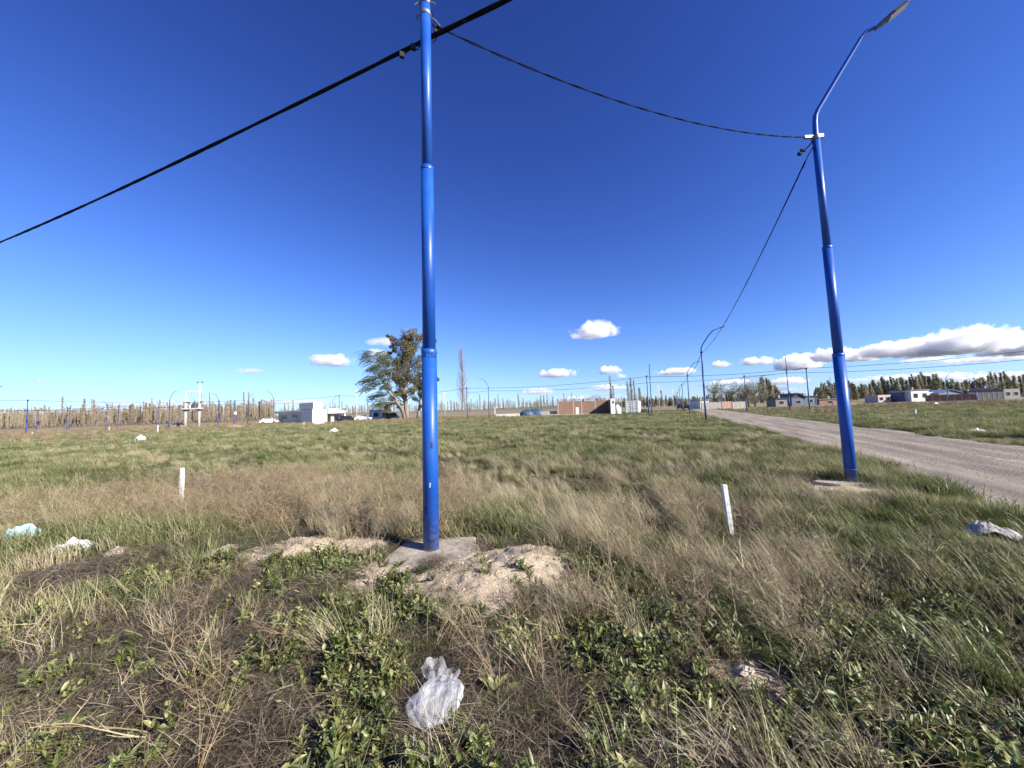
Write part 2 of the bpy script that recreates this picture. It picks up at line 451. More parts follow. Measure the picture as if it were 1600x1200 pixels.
def gz(x, y):
    x = np.asarray(x, float); y = np.asarray(y, float)
    r = np.sqrt(x * x + y * y)
    near = 1 - sstep(6, 40, r)
    z = (fbm(x * 0.5, y * 0.5, 1, 3) - 0.5) * 0.16 * near + (fbm(x * 3, y * 3, 2, 3) - 0.5) * 0.05 * near
    z = z + (fbm(x * 0.08, y * 0.08, 4, 2) - 0.5) * 0.25 * sstep(6, 25, r) * (1 - sstep(60, 110, r))
    m = 0
    for c, rr, h in mounds:
        m = m + h * np.exp(-((x - c.x) ** 2 + (y - c.y) ** 2) / (rr * rr) * 1.2)
    sm = sand_mask(x, y)
    z = z + m + sm * (fbm(x * 14, y * 14, 9, 3) - 0.45) * 0.07
    fl = np.exp(-((((x - POLE.x + .05) / .44) ** 4 + ((y - POLE.y + .02) / .27) ** 4)))
    z = z * (1 - fl)
    fl2 = np.exp(-(((x - POLE2.x) ** 2 + (y - POLE2.y) ** 2) / 0.25))
    z = z * (1 - fl2)
    o = road_off(x, y); s_ = x * RD.x + y * RD.y
    e0, e1 = road_edges(s_)
    inr = sstep(-0.9, 0.15, o - e0) * (1 - sstep(-0.15, 0.9, o - e1))
    return z * (1 - inr) - 0.06 * inr - 0.2 * sstep(0.1, 0.7, o - e0) * (1 - sstep(-0.7, -0.1, o - e1))
def gz1(p): return float(gz(np.array([p[0]]), np.array([p[1]]))[0])
def GP(px, py):
    """ground point under a pixel, on the uneven ground"""
    p = G(px, py)
    for _ in range(4): p = G(px, py, gz1(p))
    return Vector((p.x, p.y, gz1(p)))

# ------------------------------------------------------------------ ground sheet
def build_ground():
    rr = [0.3]
    while rr[-1] < 9: rr.append(rr[-1] * 1.013)
    while rr[-1] < 60: rr.append(rr[-1] * 1.03)
    while rr[-1] < 9000: rr.append(rr[-1] * 1.08)
    an = list(np.radians(np.linspace(-72, 72, 330))) + list(np.radians(np.linspace(72, 288, 40)[1:-1]))
    nA = len(an); nR = len(rr)
    A, Rr = np.meshgrid(an, rr)
    x = (Rr * np.sin(A)).ravel(); y = (Rr * np.cos(A)).ravel()
    z = gz(x, y)
    v = np.stack([x, y, z], -1)
    v = np.vstack([v, [[0, 0, float(gz(np.array([0.]), np.array([0.]))[0])]]])
    i = np.arange(nR - 1)[:, None] * nA; j = np.arange(nA)[None, :]; j2 = (j + 1) % nA
    q = np.stack([i + j, i + nA + j, i + nA + j2, i + j2], -1).reshape(-1, 4)
    q = q[:, ::-1] if False else q
    faces = [tuple(f) for f in q.tolist()] + [(nR * nA, k, (k + 1) % nA) for k in range(nA)]
    me = bpy.data.meshes.new('ground'); me.from_pydata(v.tolist(), [], faces); me.update()
    px, py = projv(v[:, 0], v[:, 1], v[:, 2])
    sm = sand_mask(v[:, 0], v[:, 1])
    rr_ = np.hypot(v[:, 0], v[:, 1]); dryv = sstep(45, 85, rr_) * (0.75 + 0.25 * sstep(0, -30, v[:, 0]))
    at = me.attributes.new('dry', 'FLOAT', 'POINT'); at.data.foreach_set('value', dryv.astype(np.float32))
    at = me.attributes.new('sand', 'FLOAT', 'POINT'); at.data.foreach_set('value', sm.astype(np.float32))
    me.polygons.foreach_set('use_smooth', [True] * len(me.polygons))
    m, n, l = new_mat('earth_ground')
    out = n.new('ShaderNodeOutputMaterial'); b = n.new('ShaderNodeBsdfPrincipled'); b.inputs['Roughness'].default_value = 0.95
    b.inputs['Specular IOR Level'].default_value = 0.15
    ge = n.new('ShaderNodeNewGeometry')
    n1 = N(n, 'ShaderNodeTexNoise', Scale=9.0, Detail=9.0, Roughness=0.7); l.new(ge.outputs['Position'], n1.inputs['Vector'])
    n2 = N(n, 'ShaderNodeTexNoise', Scale=0.11, Detail=7.0, Roughness=0.65); l.new(ge.outputs['Position'], n2.inputs['Vector'])
    n3 = N(n, 'ShaderNodeTexNoise', Scale=60.0, Detail=5.0, Roughness=0.7); l.new(ge.outputs['Position'], n3.inputs['Vector'])
    soil = ramp(n, [(0.28, (0.025, 0.018, 0.012)), (0.5, (0.065, 0.048, 0.032)), (0.75, (0.13, 0.10, 0.068))]); l.new(n1.outputs['Fac'], soil.inputs[0])
    field = ramp(n, [(0.32, (0.07, 0.085, 0.035)), (0.48, (0.12, 0.12, 0.055)), (0.6, (0.19, 0.155, 0.09)), (0.75, (0.25, 0.20, 0.13))]); da = N(n, 'ShaderNodeAttribute', attribute_name='dry')
    dm = N(n, 'ShaderNodeMath', operation='MULTIPLY_ADD'); l.new(da.outputs['Fac'], dm.inputs[0]); dm.inputs[1].default_value = 0.2; l.new(n2.outputs['Fac'], dm.inputs[2])
    l.new(dm.outputs[0], field.inputs[0])
    sand = ramp(n, [(0.3, (0.29, 0.225, 0.155)), (0.55, (0.43, 0.35, 0.255)), (0.8, (0.52, 0.44, 0.34))]); l.new(n3.outputs['Fac'], sand.inputs[0])
    ln = n.new('ShaderNodeVectorMath'); ln.operation = 'LENGTH'; l.new(ge.outputs['Position'], ln.inputs[0])
    mr = n.new('ShaderNodeMapRange'); mr.inputs['From Min'].default_value = 5; mr.inputs['From Max'].default_value = 30; l.new(ln.outputs['Value'], mr.inputs['Value'])
    mx = n.new('ShaderNodeMix'); mx.data_type = 'RGBA'; l.new(mr.outputs[0], mx.inputs[0]); l.new(soil.outputs[0], mx.inputs[6]); l.new(field.outputs[0], mx.inputs[7])
    sa = N(n, 'ShaderNodeAttribute', attribute_name='sand')
    mx2 = n.new('ShaderNodeMix'); mx2.data_type = 'RGBA'; l.new(sa.outputs['Fac'], mx2.inputs[0]); l.new(mx.outputs[2], mx2.inputs[6]); l.new(sand.outputs[0], mx2.inputs[7])
    l.new(mx2.outputs[2], b.inputs['Base Color'])
    bu = N(n, 'ShaderNodeBump', Strength=0.7, Distance=0.03); l.new(n1.outputs['Fac'], bu.inputs['Height'])
    bu2 = N(n, 'ShaderNodeBump', Strength=0.6, Distance=0.008); l.new(n3.outputs['Fac'], bu2.inputs['Height']); l.new(bu.outputs[0], bu2.inputs['Normal'])
    l.new(bu2.outputs[0], b.inputs['Normal']); l.new(b.outputs[0], out.inputs[0])
    me.materials.append(m)
    o = bpy.data.objects.new('ground', me); COL.objects.link(o)
    # faces up
    me.update()
    if me.polygons[1000].normal.z < 0: me.flip_normals()
    tag(o, 'weedy uneven field of brown soil and sandy patches', kind='structure')
build_ground()

def build_road():
    ss = [-14.0]
    while ss[-1] < 14: ss.append(ss[-1] + 0.22)
    while ss[-1] < 320: ss.append(ss[-1] * 1.03)
    ss = np.array(ss); nc = 34
    vs = []
    e0, e1 = road_edges(ss)
    for k in range(nc):
        t = k / (nc - 1)
        o = e0 - 0.25 + (e1 - e0 + 0.5) * t
        x = ss * RD.x + o * RP.x; y = ss * RD.y + o * RP.y
        edge = min(t, 1 - t) * 2
        crown = 0.05 * math.sin(math.pi * t)
        rut = sum(-0.055 * math.exp(-((t - c) / 0.05) ** 2) for c in (0.3, 0.42, 0.6, 0.74))
        z = -0.035 + crown + rut + (fbm(x * 1.5, y * 1.5, 41, 3) - 0.5) * 0.05 + (vnoise(o * 5, ss * 0.5, 44) - 0.5) * 0.06
        z = z - 0.06 * (1 - sstep(0, 0.06, edge))
        vs.append(np.stack([x, y, z], -1))
    v = np.stack(vs, 1)                     # (ns, nc, 3)
    ns = len(ss)
    i = np.arange(ns - 1)[:, None] * nc; j = np.arange(nc - 1)[None, :]
    q = np.stack([i + j, i + j + 1, i + nc + j + 1, i + nc + j], -1).reshape(-1, 4)
    me = bpy.data.meshes.new('gravel_road'); me.from_pydata(v.reshape(-1, 3).tolist(), [], [tuple(f) for f in q.tolist()]); me.update()
    if me.polygons[50].normal.z < 0: me.flip_normals()
    me.polygons.foreach_set('use_smooth', [True] * len(me.polygons))
    m, n, l = new_mat('packed_gravel')
    out = n.new('ShaderNodeOutputMaterial'); b = n.new('ShaderNodeBsdfPrincipled'); b.inputs['Roughness'].default_value = 0.95
    b.inputs['Specular IOR Level'].default_value = 0.15
    ge = n.new('ShaderNodeNewGeometry')
    mp = n.new('ShaderNodeMapping'); mp.vector_type = 'TEXTURE'
    mp.inputs['Rotation'].default_value = (0, 0, math.atan2(RD.y, RD.x)); mp.inputs['Scale'].default_value = (7.0, 0.5, 1)
    l.new(ge.outputs['Position'], mp.inputs['Vector'])
    n1 = N(n, 'ShaderNodeTexNoise', Scale=0.9, Detail=6.0, Roughness=0.65); l.new(mp.outputs[0], n1.inputs['Vector'])
    n2 = N(n, 'ShaderNodeTexNoise', Scale=28.0, Detail=7.0, Roughness=0.75); l.new(ge.outputs['Position'], n2.inputs['Vector'])
    n4 = N(n, 'ShaderNodeTexVoronoi', Scale=45.0); l.new(ge.outputs['Position'], n4.inputs['Vector'])
    r1 = ramp(n, [(0.32, (0.22, 0.185, 0.145)), (0.5, (0.30, 0.255, 0.20)), (0.68, (0.40, 0.345, 0.28))]); l.new(n1.outputs['Fac'], r1.inputs[0])
    r2 = ramp(n, [(0.35, (0.6, 0.6, 0.6)), (0.6, (1, 1, 1))]); l.new(n2.outputs['Fac'], r2.inputs[0])
    mx = n.new('ShaderNodeMix'); mx.data_type = 'RGBA'; mx.blend_type = 'MULTIPLY'; mx.inputs[0].default_value = 0.8
    l.new(r1.outputs[0], mx.inputs[6]); l.new(r2.outputs[0], mx.inputs[7]); l.new(mx.outputs[2], b.inputs['Base Color'])
    bu = N(n, 'ShaderNodeBump', Strength=0.8, Distance=0.03); l.new(n2.outputs['Fac'], bu.inputs['Height'])
    bu2 = N(n, 'ShaderNodeBump', Strength=0.5, Distance=0.015); l.new(n4.outputs['Distance'], bu2.inputs['Height']); l.new(bu.outputs[0], bu2.inputs['Normal'])
    l.new(bu2.outputs[0], b.inputs['Normal']); l.new(b.outputs[0], out.inputs[0])
    me.materials.append(m)
    o = bpy.data.objects.new('gravel_road', me); COL.objects.link(o)
    tag(o, 'grey-brown gravel road with wheel tracks', kind='structure')
build_road()

# low plateau on the horizon
def build_hills():
    mb = MB()
    azs = np.radians(np.linspace(-75, 75, 240)); D = 4200.0
    hgt = np.interp(np.degrees(azs), [-75, -60, -50, -28, -22, -8, 5, 14, 22, 32, 42, 52, 60, 75], [16, 18, 20, 22, 30, 26, 30, 48, 62, 58, 44, 34, 26, 20]) + (fbm(azs * 9, azs * 0, 71, 4) - 0.5) * 18
    k = len(azs)
    v = []; f = []
    for a, h in zip(azs, hgt):
        for dd, hh in ((D - 500, -2), (D - 60, h * 0.8), (D, h), (D + 900, h), (D + 1600, -2)):
            v.append((math.sin(a) * dd, math.cos(a) * dd, hh))
    for i in range(k - 1):
        for j in range(4):
            a = i * 5 + j; f.append((a, a + 5, a + 6, a + 1))
    mb.add(v, f)
    m = simple('distant_scrub', (0.20, 0.20, 0.185), (0.13, 0.14, 0.135), 0.012, 0.95)
    o = mb.build('hill', m, smooth=True)
    tag(o, 'low grey-green plateau along the horizon', kind='structure')
build_hills()

# ------------------------------------------------------------------ poles
def tube_obj(name, mat, pts, rad, parent, seg=16, smooth=True):
    mb = MB(); mb.tube(pts, rad, seg); o = mb.build(name, mat, parent, False)
    for p in o.data.polygons:
        if len(p.vertices) == 4: p.use_smooth = smooth
    return o
def shaft_parts(root, top, r=(0.085, 0.068, 0.056), zs=(2.25, 4.2), mat='blue', seg=20):
    """three telescoped tubes along the line from the base to the top"""
    top = Vector(top); L = top.z
    def at(z): return top * (z / L)
    tube_obj('lower_section', mat, [at(-0.05), at(zs[0])], r[0], root, seg)
    tube_obj('middle_section', mat, [at(zs[0] - 0.05), at(zs[1])], r[1], root, seg)
    tube_obj('upper_section', mat, [at(zs[1] - 0.05), at(L)], r[2], root, seg)
    for z, a in ((zs[0], r[0]), (zs[1], r[1])):
        tube_obj('collar', mat, [at(z - 0.05), at(z - 0.045), at(z - 0.004), at(z + 0.006)], [a * 1.0 + 0.001, a * 1.045, a * 1.045, a * 0.86], root, seg)
    return at

# --- the corner pole close to the camera
def corner_pole():
    root = empty('utility_pole', POLE)
    r = ray(664.5, -14)
    t = POLE.y / r.y
    top = CAMP + r * t - POLE
    zc = [on_plane(664, y, POLE, (1, 0)).z for y in (547, 262)]
    at = shaft_parts(root, top, (0.083, 0.071, 0.060), zc, 'blue', 28)
    tube_obj('end_cap', 'blue', [top, top + Vector((0, 0, 0.02))], [0.058, 0.035], root, 20)
    # fittings where the cables hang
    zc2 = on_plane(664, 46, POLE, (1, 0)).z
    p = at(zc2)
    for q in (0.16, 0.30):
        mb = MB(); mb.tube([at(zc2 + q), at(zc2 + q + 0.04)], 0.066, 20); mb.build('clamp_band', 'steel', root)
    for hp in (((0.05, 0.02, 0.18), (0.11, 0.02, 0.13), (0.17, 0.02, 0.05)), ((-0.05, 0.03, 0.20), (-0.10, 0.03, 0.22), (-0.11, 0.03, 0.17)), ((0.05, -0.02, 0.33), (0.12, -0.02, 0.30)), ((-0.05, -0.02, 0.33), (-0.12, -0.02, 0.29))):
        mb = MB(); mb.tube([p + Vector(q) for q in hp], 0.011, 8); mb.build('cable_hook', 'steel', root)
    mb = MB()
    mb.tube([p + Vector((0.07, 0.05, 0.12)), p + Vector((0.12, 0.06, 0.02)), p + Vector((0.11, 0.06, -0.06)), p + Vector((0.07, 0.07, -0.10)), p + Vector((0.05, 0.07, -0.03))], 0.006, 6)
    mb.tube([p + Vector((-0.05, 0.07, -0.06)), p + Vector((-0.12, 0.08, -0.17)), p + Vector((-0.20, 0.08, -0.16)), p + Vector((-0.30, 0.09, -0.22))], 0.007, 6)
    mb.tube([p + Vector((0.06, 0.05, 0.30)), p + Vector((0.09, 0.05, 0.16)), p + Vector((0.10, 0.05, 0.02))], 0.006, 6)
    mb.build('jumper_wire', 'cable', root)
    for q in ((-0.31, 0.09, -0.22), (-0.17, 0.08, -0.135), (0.12, 0.05, 0.03)):
        mb = MB(); mb.box(p + Vector(q), (0.055, 0.04, 0.06), 0.4); mb.build('connector', 'darkmetal', root)
    # worn patches in the paint: thin curved flakes just proud of the tube
    def flake(name, mat, z, a0, cells, rad, ch=0.012, ca=0.09):
        mb = MB(); n = 0
        c = at(z)
        for (i, j) in cells:
            v = []
            for (di, dj) in ((0, 0), (1, 0), (1, 1), (0, 1)):
                an = a0 + (i + di) * ca + 0.03 * math.sin(7 * i + 3 * j + di)
                zz = (j + dj) * ch + 0.003 * math.sin(5 * j + 2 * i + dj)
                v.append((c.x + math.cos(an) * rad, c.y + math.sin(an) * rad, z + zz))
            mb.add(v, [(0, 1, 2, 3)])
        return mb.build(name, mat, root)
    chip = simple('bare_dark_primer', (0.03, 0.04, 0.06), (0.015, 0.02, 0.03), 60, 0.7)
    whit = simple('bare_white_primer', (0.75, 0.75, 0.7), (0.6, 0.6, 0.55), 60, 0.7)
    F0 = math.radians(-98)
    rr = 0.0855
    zz = lambda y: on_plane(672, y, POLE, (1, 0)).z
    rnd = random.Random(3)
    flake('paint_chip', chip, zz(557) - 0.03, F0 - 1.3, [(i, j) for i in range(30) for j in range(4) if rnd.random() < (0.75 if j in (1, 2) and (i < 14 or i > 20) else 0.18)], 0.0842)
    flake('paint_chip', chip, zz(700), F0 + 0.35, [(i, j) for i in range(6) for j in range(8) if i in (1, 3) or j in (2, 5)], 0.0842, 0.009, 0.07)
    flake('paint_chip', whit, zz(760), F0 + 0.15, [(1, 0), (1, 1), (2, 1), (2, 2), (1, 3), (2, 3), (2, 4), (2, 5)], 0.0842, 0.010, 0.07)
    flake('paint_chip', chip, zz(801), F0 - 0.55, [(i, j) for i in range(5) for j in range(9) if i > 1 or j > 5], 0.0842, 0.009, 0.07)
    flake('paint_chip', chip, 0.02, F0 + 0.2, [(i, j) for i in range(12) for j in range(15) if abs(i - 5 - 3 * math.sin(j * 0.7)) < 0.8 or (j == 11 and i < 9)], 0.0842, 0.011, 0.07)
    tag(root, 'blue steel pole on a concrete slab, nearest and tallest in the picture', 'pole', 'blue utility poles')
    return at, zc2
CP_AT, CP_Z = corner_pole()

def concrete_slab():
    corners = [G(598, 884), G(690, 898), G(752, 868), G(742, 846), G(640, 847)]
    pts = [(p.x, p.y) for p in corners]
    mb = MB(); n = len(pts)
    rnd = random.Random(5); out = []
    for i in range(n):
        a, b = pts[i], pts[(i + 1) % n]
        for k in range(5):
            t = k / 5
            out.append((a[0] + (b[0] - a[0]) * t + rnd.uniform(-.012, .012), a[1] + (b[1] - a[1]) * t + rnd.uniform(-.012, .012)))
    ar = sum(out[i][0] * out[(i + 1) % len(out)][1] - out[(i + 1) % len(out)][0] * out[i][1] for i in range(len(out)))
    if ar < 0: out = out[::-1]
    m = len(out); cx = sum(p[0] for p in out) / m; cy = sum(p[1] for p in out) / m
    rings = [(1.0, -0.12), (1.0, 0.035), (0.97, 0.05), (0.5, 0.055), (0.25, 0.057)]
    v = []
    for s, z in rings:
        v += [(cx + (p[0] - cx) * s, cy + (p[1] - cy) * s, z + rnd.uniform(-.003, .003)) for p in out]
    f = [(i * m + j, i * m + (j + 1) % m, (i + 1) * m + (j + 1) % m, (i + 1) * m + j) for i in range(len(rings) - 1) for j in range(m)]
    f.append(tuple(4 * m + j for j in range(m)))
    mb.add(v, f)
    o = mb.build('concrete_slab', 'conc')
    tag(o, 'pale concrete footing slab around the nearest blue pole', 'slab')
concrete_slab()

# --- the leaning lamp post beside the road
ARM = RP
def lamp_head(root, p0, p1, name='lamp_head', fine=True):
    p0, p1 = Vector(p0), Vector(p1)
    d = (p1 - p0); L = d.length; d.normalize()
    sd = d.cross(Vector((0, 0, 1))).normalized(); up = sd.cross(d)
    mb = MB()
    prof = [(-0.10, 0.035, 0.03), (0.0, 0.05, 0.04), (0.12, 0.06, 0.045), (0.2, 0.075, 0.05), (L * 0.95, 0.075, 0.04), (L, 0.06, 0.02)]
    vs = []
    for s, w_, h_ in prof:
        for a, b in ((-1, -0.35), (1, -0.35), (1, 0.35), (0.6, 1), (-0.6, 1), (-1, 0.35)):
            vs.append(p0 + d * s + sd * (a * w_) + up * (b * h_))
    fs = [(i * 6 + j, i * 6 + (j + 1) % 6, (i + 1) * 6 + (j + 1) % 6, (i + 1) * 6 + j) for i in range(len(prof) - 1) for j in range(6)]
    fs += [tuple(range(6))[::-1], tuple(range(30, 36))]
    mb.add(vs, fs)
    hd = mb.build(name, 'lamp', root)
    ml = MB(); c = p0 + d * (L * 0.6) - up * 0.024
    T = Matrix((d, sd, up)).transposed()
    vs = [c + T @ Vector((a * L * 0.33, b * 0.058, e * 0.008)) for e in (-1, 1) for b in (-1, 1) for a in (-1, 1)]
    ml.add(vs, [(0, 2, 3, 1), (4, 5, 7, 6), (0, 1, 5, 4), (2, 6, 7, 3), (0, 4, 6, 2), (1, 3, 7, 5)])
    ml.build('lens', 'lens', hd)
    if fine:
        for s in (0.12, L * 0.55, L * 0.97):
            mm = MB(); q = p0 + d * s + up * (0.03) + sd * -0.03
            mm.tube([q - up * 0.03 - sd * 0.045, q + up * 0.012 - sd * 0.035], 0.012, 8); mm.build('latch', 'steel', hd)
    return hd
def leaning_lamp():
    root = empty('street_lamp', POLE2)
    r = ray(1274.5, 214); t = POLE2.y / r.y
    top = CAMP + r * t - POLE2
    zc = [on_plane(1300, y, POLE2, (1, 0)).z for y in (553, 385)]
    at = shaft_parts(root, top, (0.088, 0.075, 0.060), zc, 'blue', 24)
    T = POLE2 + top
    q = [on_plane(x, y, T, (ARM.x, ARM.y)) - POLE2 for x, y in ((1273.5, 192), (1278, 172), (1316, 108), (1345, 60), (1354, 49), (1366, 43), (1377, 38), (1418, 5))]
    tube_obj('arm', 'blue', [top - Vector((0, 0, 0.1)), top, q[0], (q[0] + q[1]) / 2 + Vector((-0.02, 0, 0.01)), q[1], q[2], q[3], q[4], q[5], q[6]],
             [0.048, 0.045, 0.042, 0.041, 0.04, 0.036, 0.034, 0.033, 0.032, 0.032], root, 16)
    lamp_head(root, q[6], q[7])
    mb = MB(); mb.tube([at(top.z - 0.06), at(top.z + 0.01)], 0.075, 20); mb.build('clamp_band', 'steel', root)
    mb = MB(); mb.box(top + Vector((-0.14, 0.0, 0.0)), (0.16, 0.05, 0.05)); mb.build('bracket', 'steel', root); mb = MB(); mb.box(top + Vector((0.08, -0.02, 0.0)), (0.07, 0.06, 0.06)); mb.build('bracket', 'steel', root)
    mb = MB()
    b = top + Vector((-0.07, 0, -0.10))
    mb.tube([b, b + Vector((-0.10, 0.03, -0.10)), b + Vector((-0.24, 0.05, -0.20))], 0.012, 6)
    mb.tube([b + Vector((0, 0, -0.1)), b + Vector((-0.06, 0.05, -0.22)), b + Vector((-0.12, 0.12, -0.42))], 0.008, 6)
    mb.tube([b + Vector((-0.02, 0, -0.12)), b + Vector((0.03, -0.04, -0.22)), b + Vector((0.06, -0.02, -0.12))], 0.006, 6)
    mb.box(b + Vector((-0.16, 0.04, -0.13)), (0.10, 0.04, 0.04), 0.2); mb.box(b + Vector((-0.22, 0.05, -0.19)), (0.06, 0.05, 0.05), 0.2)
    mb.build('jumper_wire', 'cable', root)
    mb = MB(); mb.tube([at(0.26), at(0.268)], 0.092, 16); mb.tube([at(0.27), at(0.27) + Vector((0.15, -0.1, -0.07))], 0.004, 5); mb.build('wire_tie', 'steel', root)
    tag(root, 'leaning blue lamp post with bent arm standing beside the gravel road, close up', 'street lamp', 'blue street lamps')
    # footing
    mb = MB(); pts = []
    for k in range(14):
        a = 2 * math.pi * k / 14
        pts.append((POLE2.x - 0.12 + 0.46 * math.cos(a) * (1 + 0.12 * math.sin(3 * a)), POLE2.y + 0.26 * math.sin(a) * (1 + 0.1 * math.cos(5 * a))))
    mb.prism(pts, -0.1, 0.05)
    tag(mb.build('concrete_footing', 'conc'), 'rough concrete footing half buried at the leaning lamp post', 'footing')
    return top
P2TOP = leaning_lamp()

# --- far poles: one of each kind, then copies
def proto_lamp(mat='bluefar'):
    root = empty('street_lamp')
    shaft_parts(root, (0, 0, 6.2), (0.082, 0.07, 0.058), (2.25, 4.2), mat, 8)
    tube_obj('arm', mat, [(0, 0, 6.1), (0, 0, 6.55), (0.15, 0, 6.85), (0.5, 0, 7.4), (0.85, 0, 7.85), (1.1, 0, 8.05), (1.45, 0, 8.15)], [0.06, 0.055, 0.052, 0.05, 0.048, 0.046, 0.045], root, 6)
    lamp_head(root, (1.45, 0, 8.15), (2.0, 0, 8.28), fine=False)
    tube_obj('clamp_band', 'darkmetal', [(0, 0, 6.08), (0, 0, 6.2)], 0.11, root, 8)
    remember(root); return root
def proto_post(mat='bluefar'):
    root = empty('utility_pole')
    shaft_parts(root, (0, 0, 6.2), (0.082, 0.07, 0.058), (2.25, 4.2), mat, 8)
    tube_obj('clamp_band', 'darkmetal', [(0, 0, 5.95), (0, 0, 6.2)], 0.12, root, 8)
    remember(root); return root
def proto_conc():
    root = empty('concrete_pole')
    tube_obj('shaft', 'wpost', [(0, 0, -0.05), (0, 0, 9.6)], [0.17, 0.11], root, 8)
    mb = MB(); mb.box((0, 0, 9.45), (2.0, 0.12, 0.14)); mb.build('crossarm', 'wpost', root)
    for x in (-0.9, 0.0, 0.9):
        mb = MB(); mb.tube([(x, 0, 9.52 if x else 9.6), (x, 0, 9.8)], [0.07, 0.05], 6); mb.build('insulator', 'darkmetal', root)
    remember(root); return root
PL, PP, PC = proto_lamp(), proto_post(), proto_conc()
used = set()
def put(proto, p, rz, label, cat, group, lean=0.0):
    if proto.name not in used: o = proto; used.add(proto.name)
    else: o = copy_tree(proto)
    o.location = (p[0], p[1], gz1(p)); o.rotation_euler = (lean, lean * 0.5, rz)
    tag(o, label, cat, group)
    return o
AR = math.atan2(RP.y, RP.x)
top_of = {}
LG, PG = 'blue street lamps', 'blue utility poles'
d0 = POLE2
ROWV = H(1101.5, 33) - POLE2
def row(k): return d0 + Vector((ROWV.x, ROWV.y, 0)) * k
rowlab = ['second lamp post along the left edge of the gravel road', 'third lamp post along the left edge of the gravel road',
          None, 'fourth lamp post along the gravel road, small in the distance', None, 'fifth lamp post along the gravel road, tiny near the vanishing point']
for k in range(1, 10):
    p = row(k)
    if k < 7 and rowlab[k - 1]: put(PL, p, AR, 'thin blue ' + rowlab[k - 1], 'street lamp', LG, 0.0)
    else: put(PP, p, 0, 'thin blue plain pole %s by the gravel road' % {3: 'just behind the third lamp post', 5: 'behind the fourth lamp post', 7: 'behind the fifth lamp post', 8: 'second to last', 9: 'last and smallest'}[k], 'pole', PG)
LAMPS = [(-14, 62, 0, 'lamp post at the left edge of the picture, only its lamp head showing'),
         (104, 118, 1, 'small lamp post with arm left, doubled by a plain pole at far left'),
         (166, 112, 1, 'small lamp post, arm to the left, standing midway between far-left poles and transformer'),
         (247, 118, 1, 'faint small lamp post, arm to the left, beside the dark lamp post'),
         (264, 84, 0, 'dark thin lamp post with arm to the right, immediately left of the transformer platform'),
         (341, 95, 1, 'lamp post with arm to the left, immediately right of the transformer platform'),
         (387, 102, 0, 'lamp post with arm to the right, between transformer and white house'),
         (427, 94, 1, 'lamp post with arm to the left at the left end of the white house'),
         (520, 125, 0, 'faint lamp post with arm to the right behind the white house'),
         (764, 76, 1, 'lamp post with arm to the left, right of the tall bare poplar'),
         (1018, 62, 2, 'tall lamp post seen end-on beside a plain blue pole near the container'),
         (1233, 59, 2, 'lamp post seen end-on across the gravel road'),
         (1300, 112, 2, 'faint small lamp post just left of the leaning pole, before dark poplars'),
         (1481, 104, 0, 'small lamp post before the brown wall at the far right')]
for px, d, s, lab in LAMPS:
    p = H(px, d); rz = {0: math.atan2(-0.2, 1), 1: math.atan2(0.2, -1), 2: math.atan2(-p.y, -p.x)}[s]; put(PL, p, rz, 'blue ' + lab if 'dark thin' not in lab else lab, 'street lamp', LG)
    top_of[px] = p + Vector((0, 0, 6.05))
POSTS = [(41, 66, 'thick blue plain pole at the far left, nearest pole of that side'),
         (57, 108, 'faint blue pole right of the thick pole at far left'),
         (108, 105, 'blue pole doubled beside a lamp post at far left'),
         (184, 104, 'blue pole right of the lamp post before bare poplars'),
         (280, 120, 'blue pole seen through the gap left of the transformer'),
         (366, 92, 'blue pole with white box, between the transformer and the white house'),
         (530, 84, 'blue pole standing before the porch of the white house'),
         (582, 90, 'blue pole between the white arch and the willow'),
         (730, 72, 'blue pole close beside the tall bare poplar'),
         (1013, 58, 'plain blue pole beside the end-on lamp post near the container'),
         (1128, 92, 'thin blue pole right of the road before round trees'),
         (1166, 64, 'blue pole across the road by round dark trees'),
         (1264, 52, 'plain blue pole across the road, left of the leaning lamp post'),
         (1419, 120, 'blue pole at the left end of the white far house'),
         (1525, 98, 'blue pole before the grey block wall at far right')]
for px, d, lab in POSTS:
    p = H(px, d); put(PP, p, 0, lab, 'pole', PG); top_of[px] = p + Vector((0, 0, 6.1))
for px, d, lab in [(557, 118, 'white concrete pole with crossarm between white house and willow'), (695, 150, 'white concrete pole with crossarm right of the nearest pole'),
                   (1030, 150, 'pale concrete pole with crossarm beyond the container'), (1052, 190, 'faint concrete pole beside the blue row down the road')]:
    put(PC, H(px, d), 0.3, lab, 'pole', 'white concrete power poles')
# white meter box on the pole left of the house
bx = empty('meter_box', H(366, 91.6) + Vector((0.25, 0, 3.0)))
mb = MB(); mb.box((0, 0, 0), (0.45, 0.3, 0.75)); mb.build('cabinet', 'wpost', bx); mb = MB(); mb.box((0, -0.16, 0), (0.38, 0.03, 0.66)); mb.build('door', 'white', bx)
tag(bx, 'white meter box fixed to the blue pole between transformer and house', 'meter box')

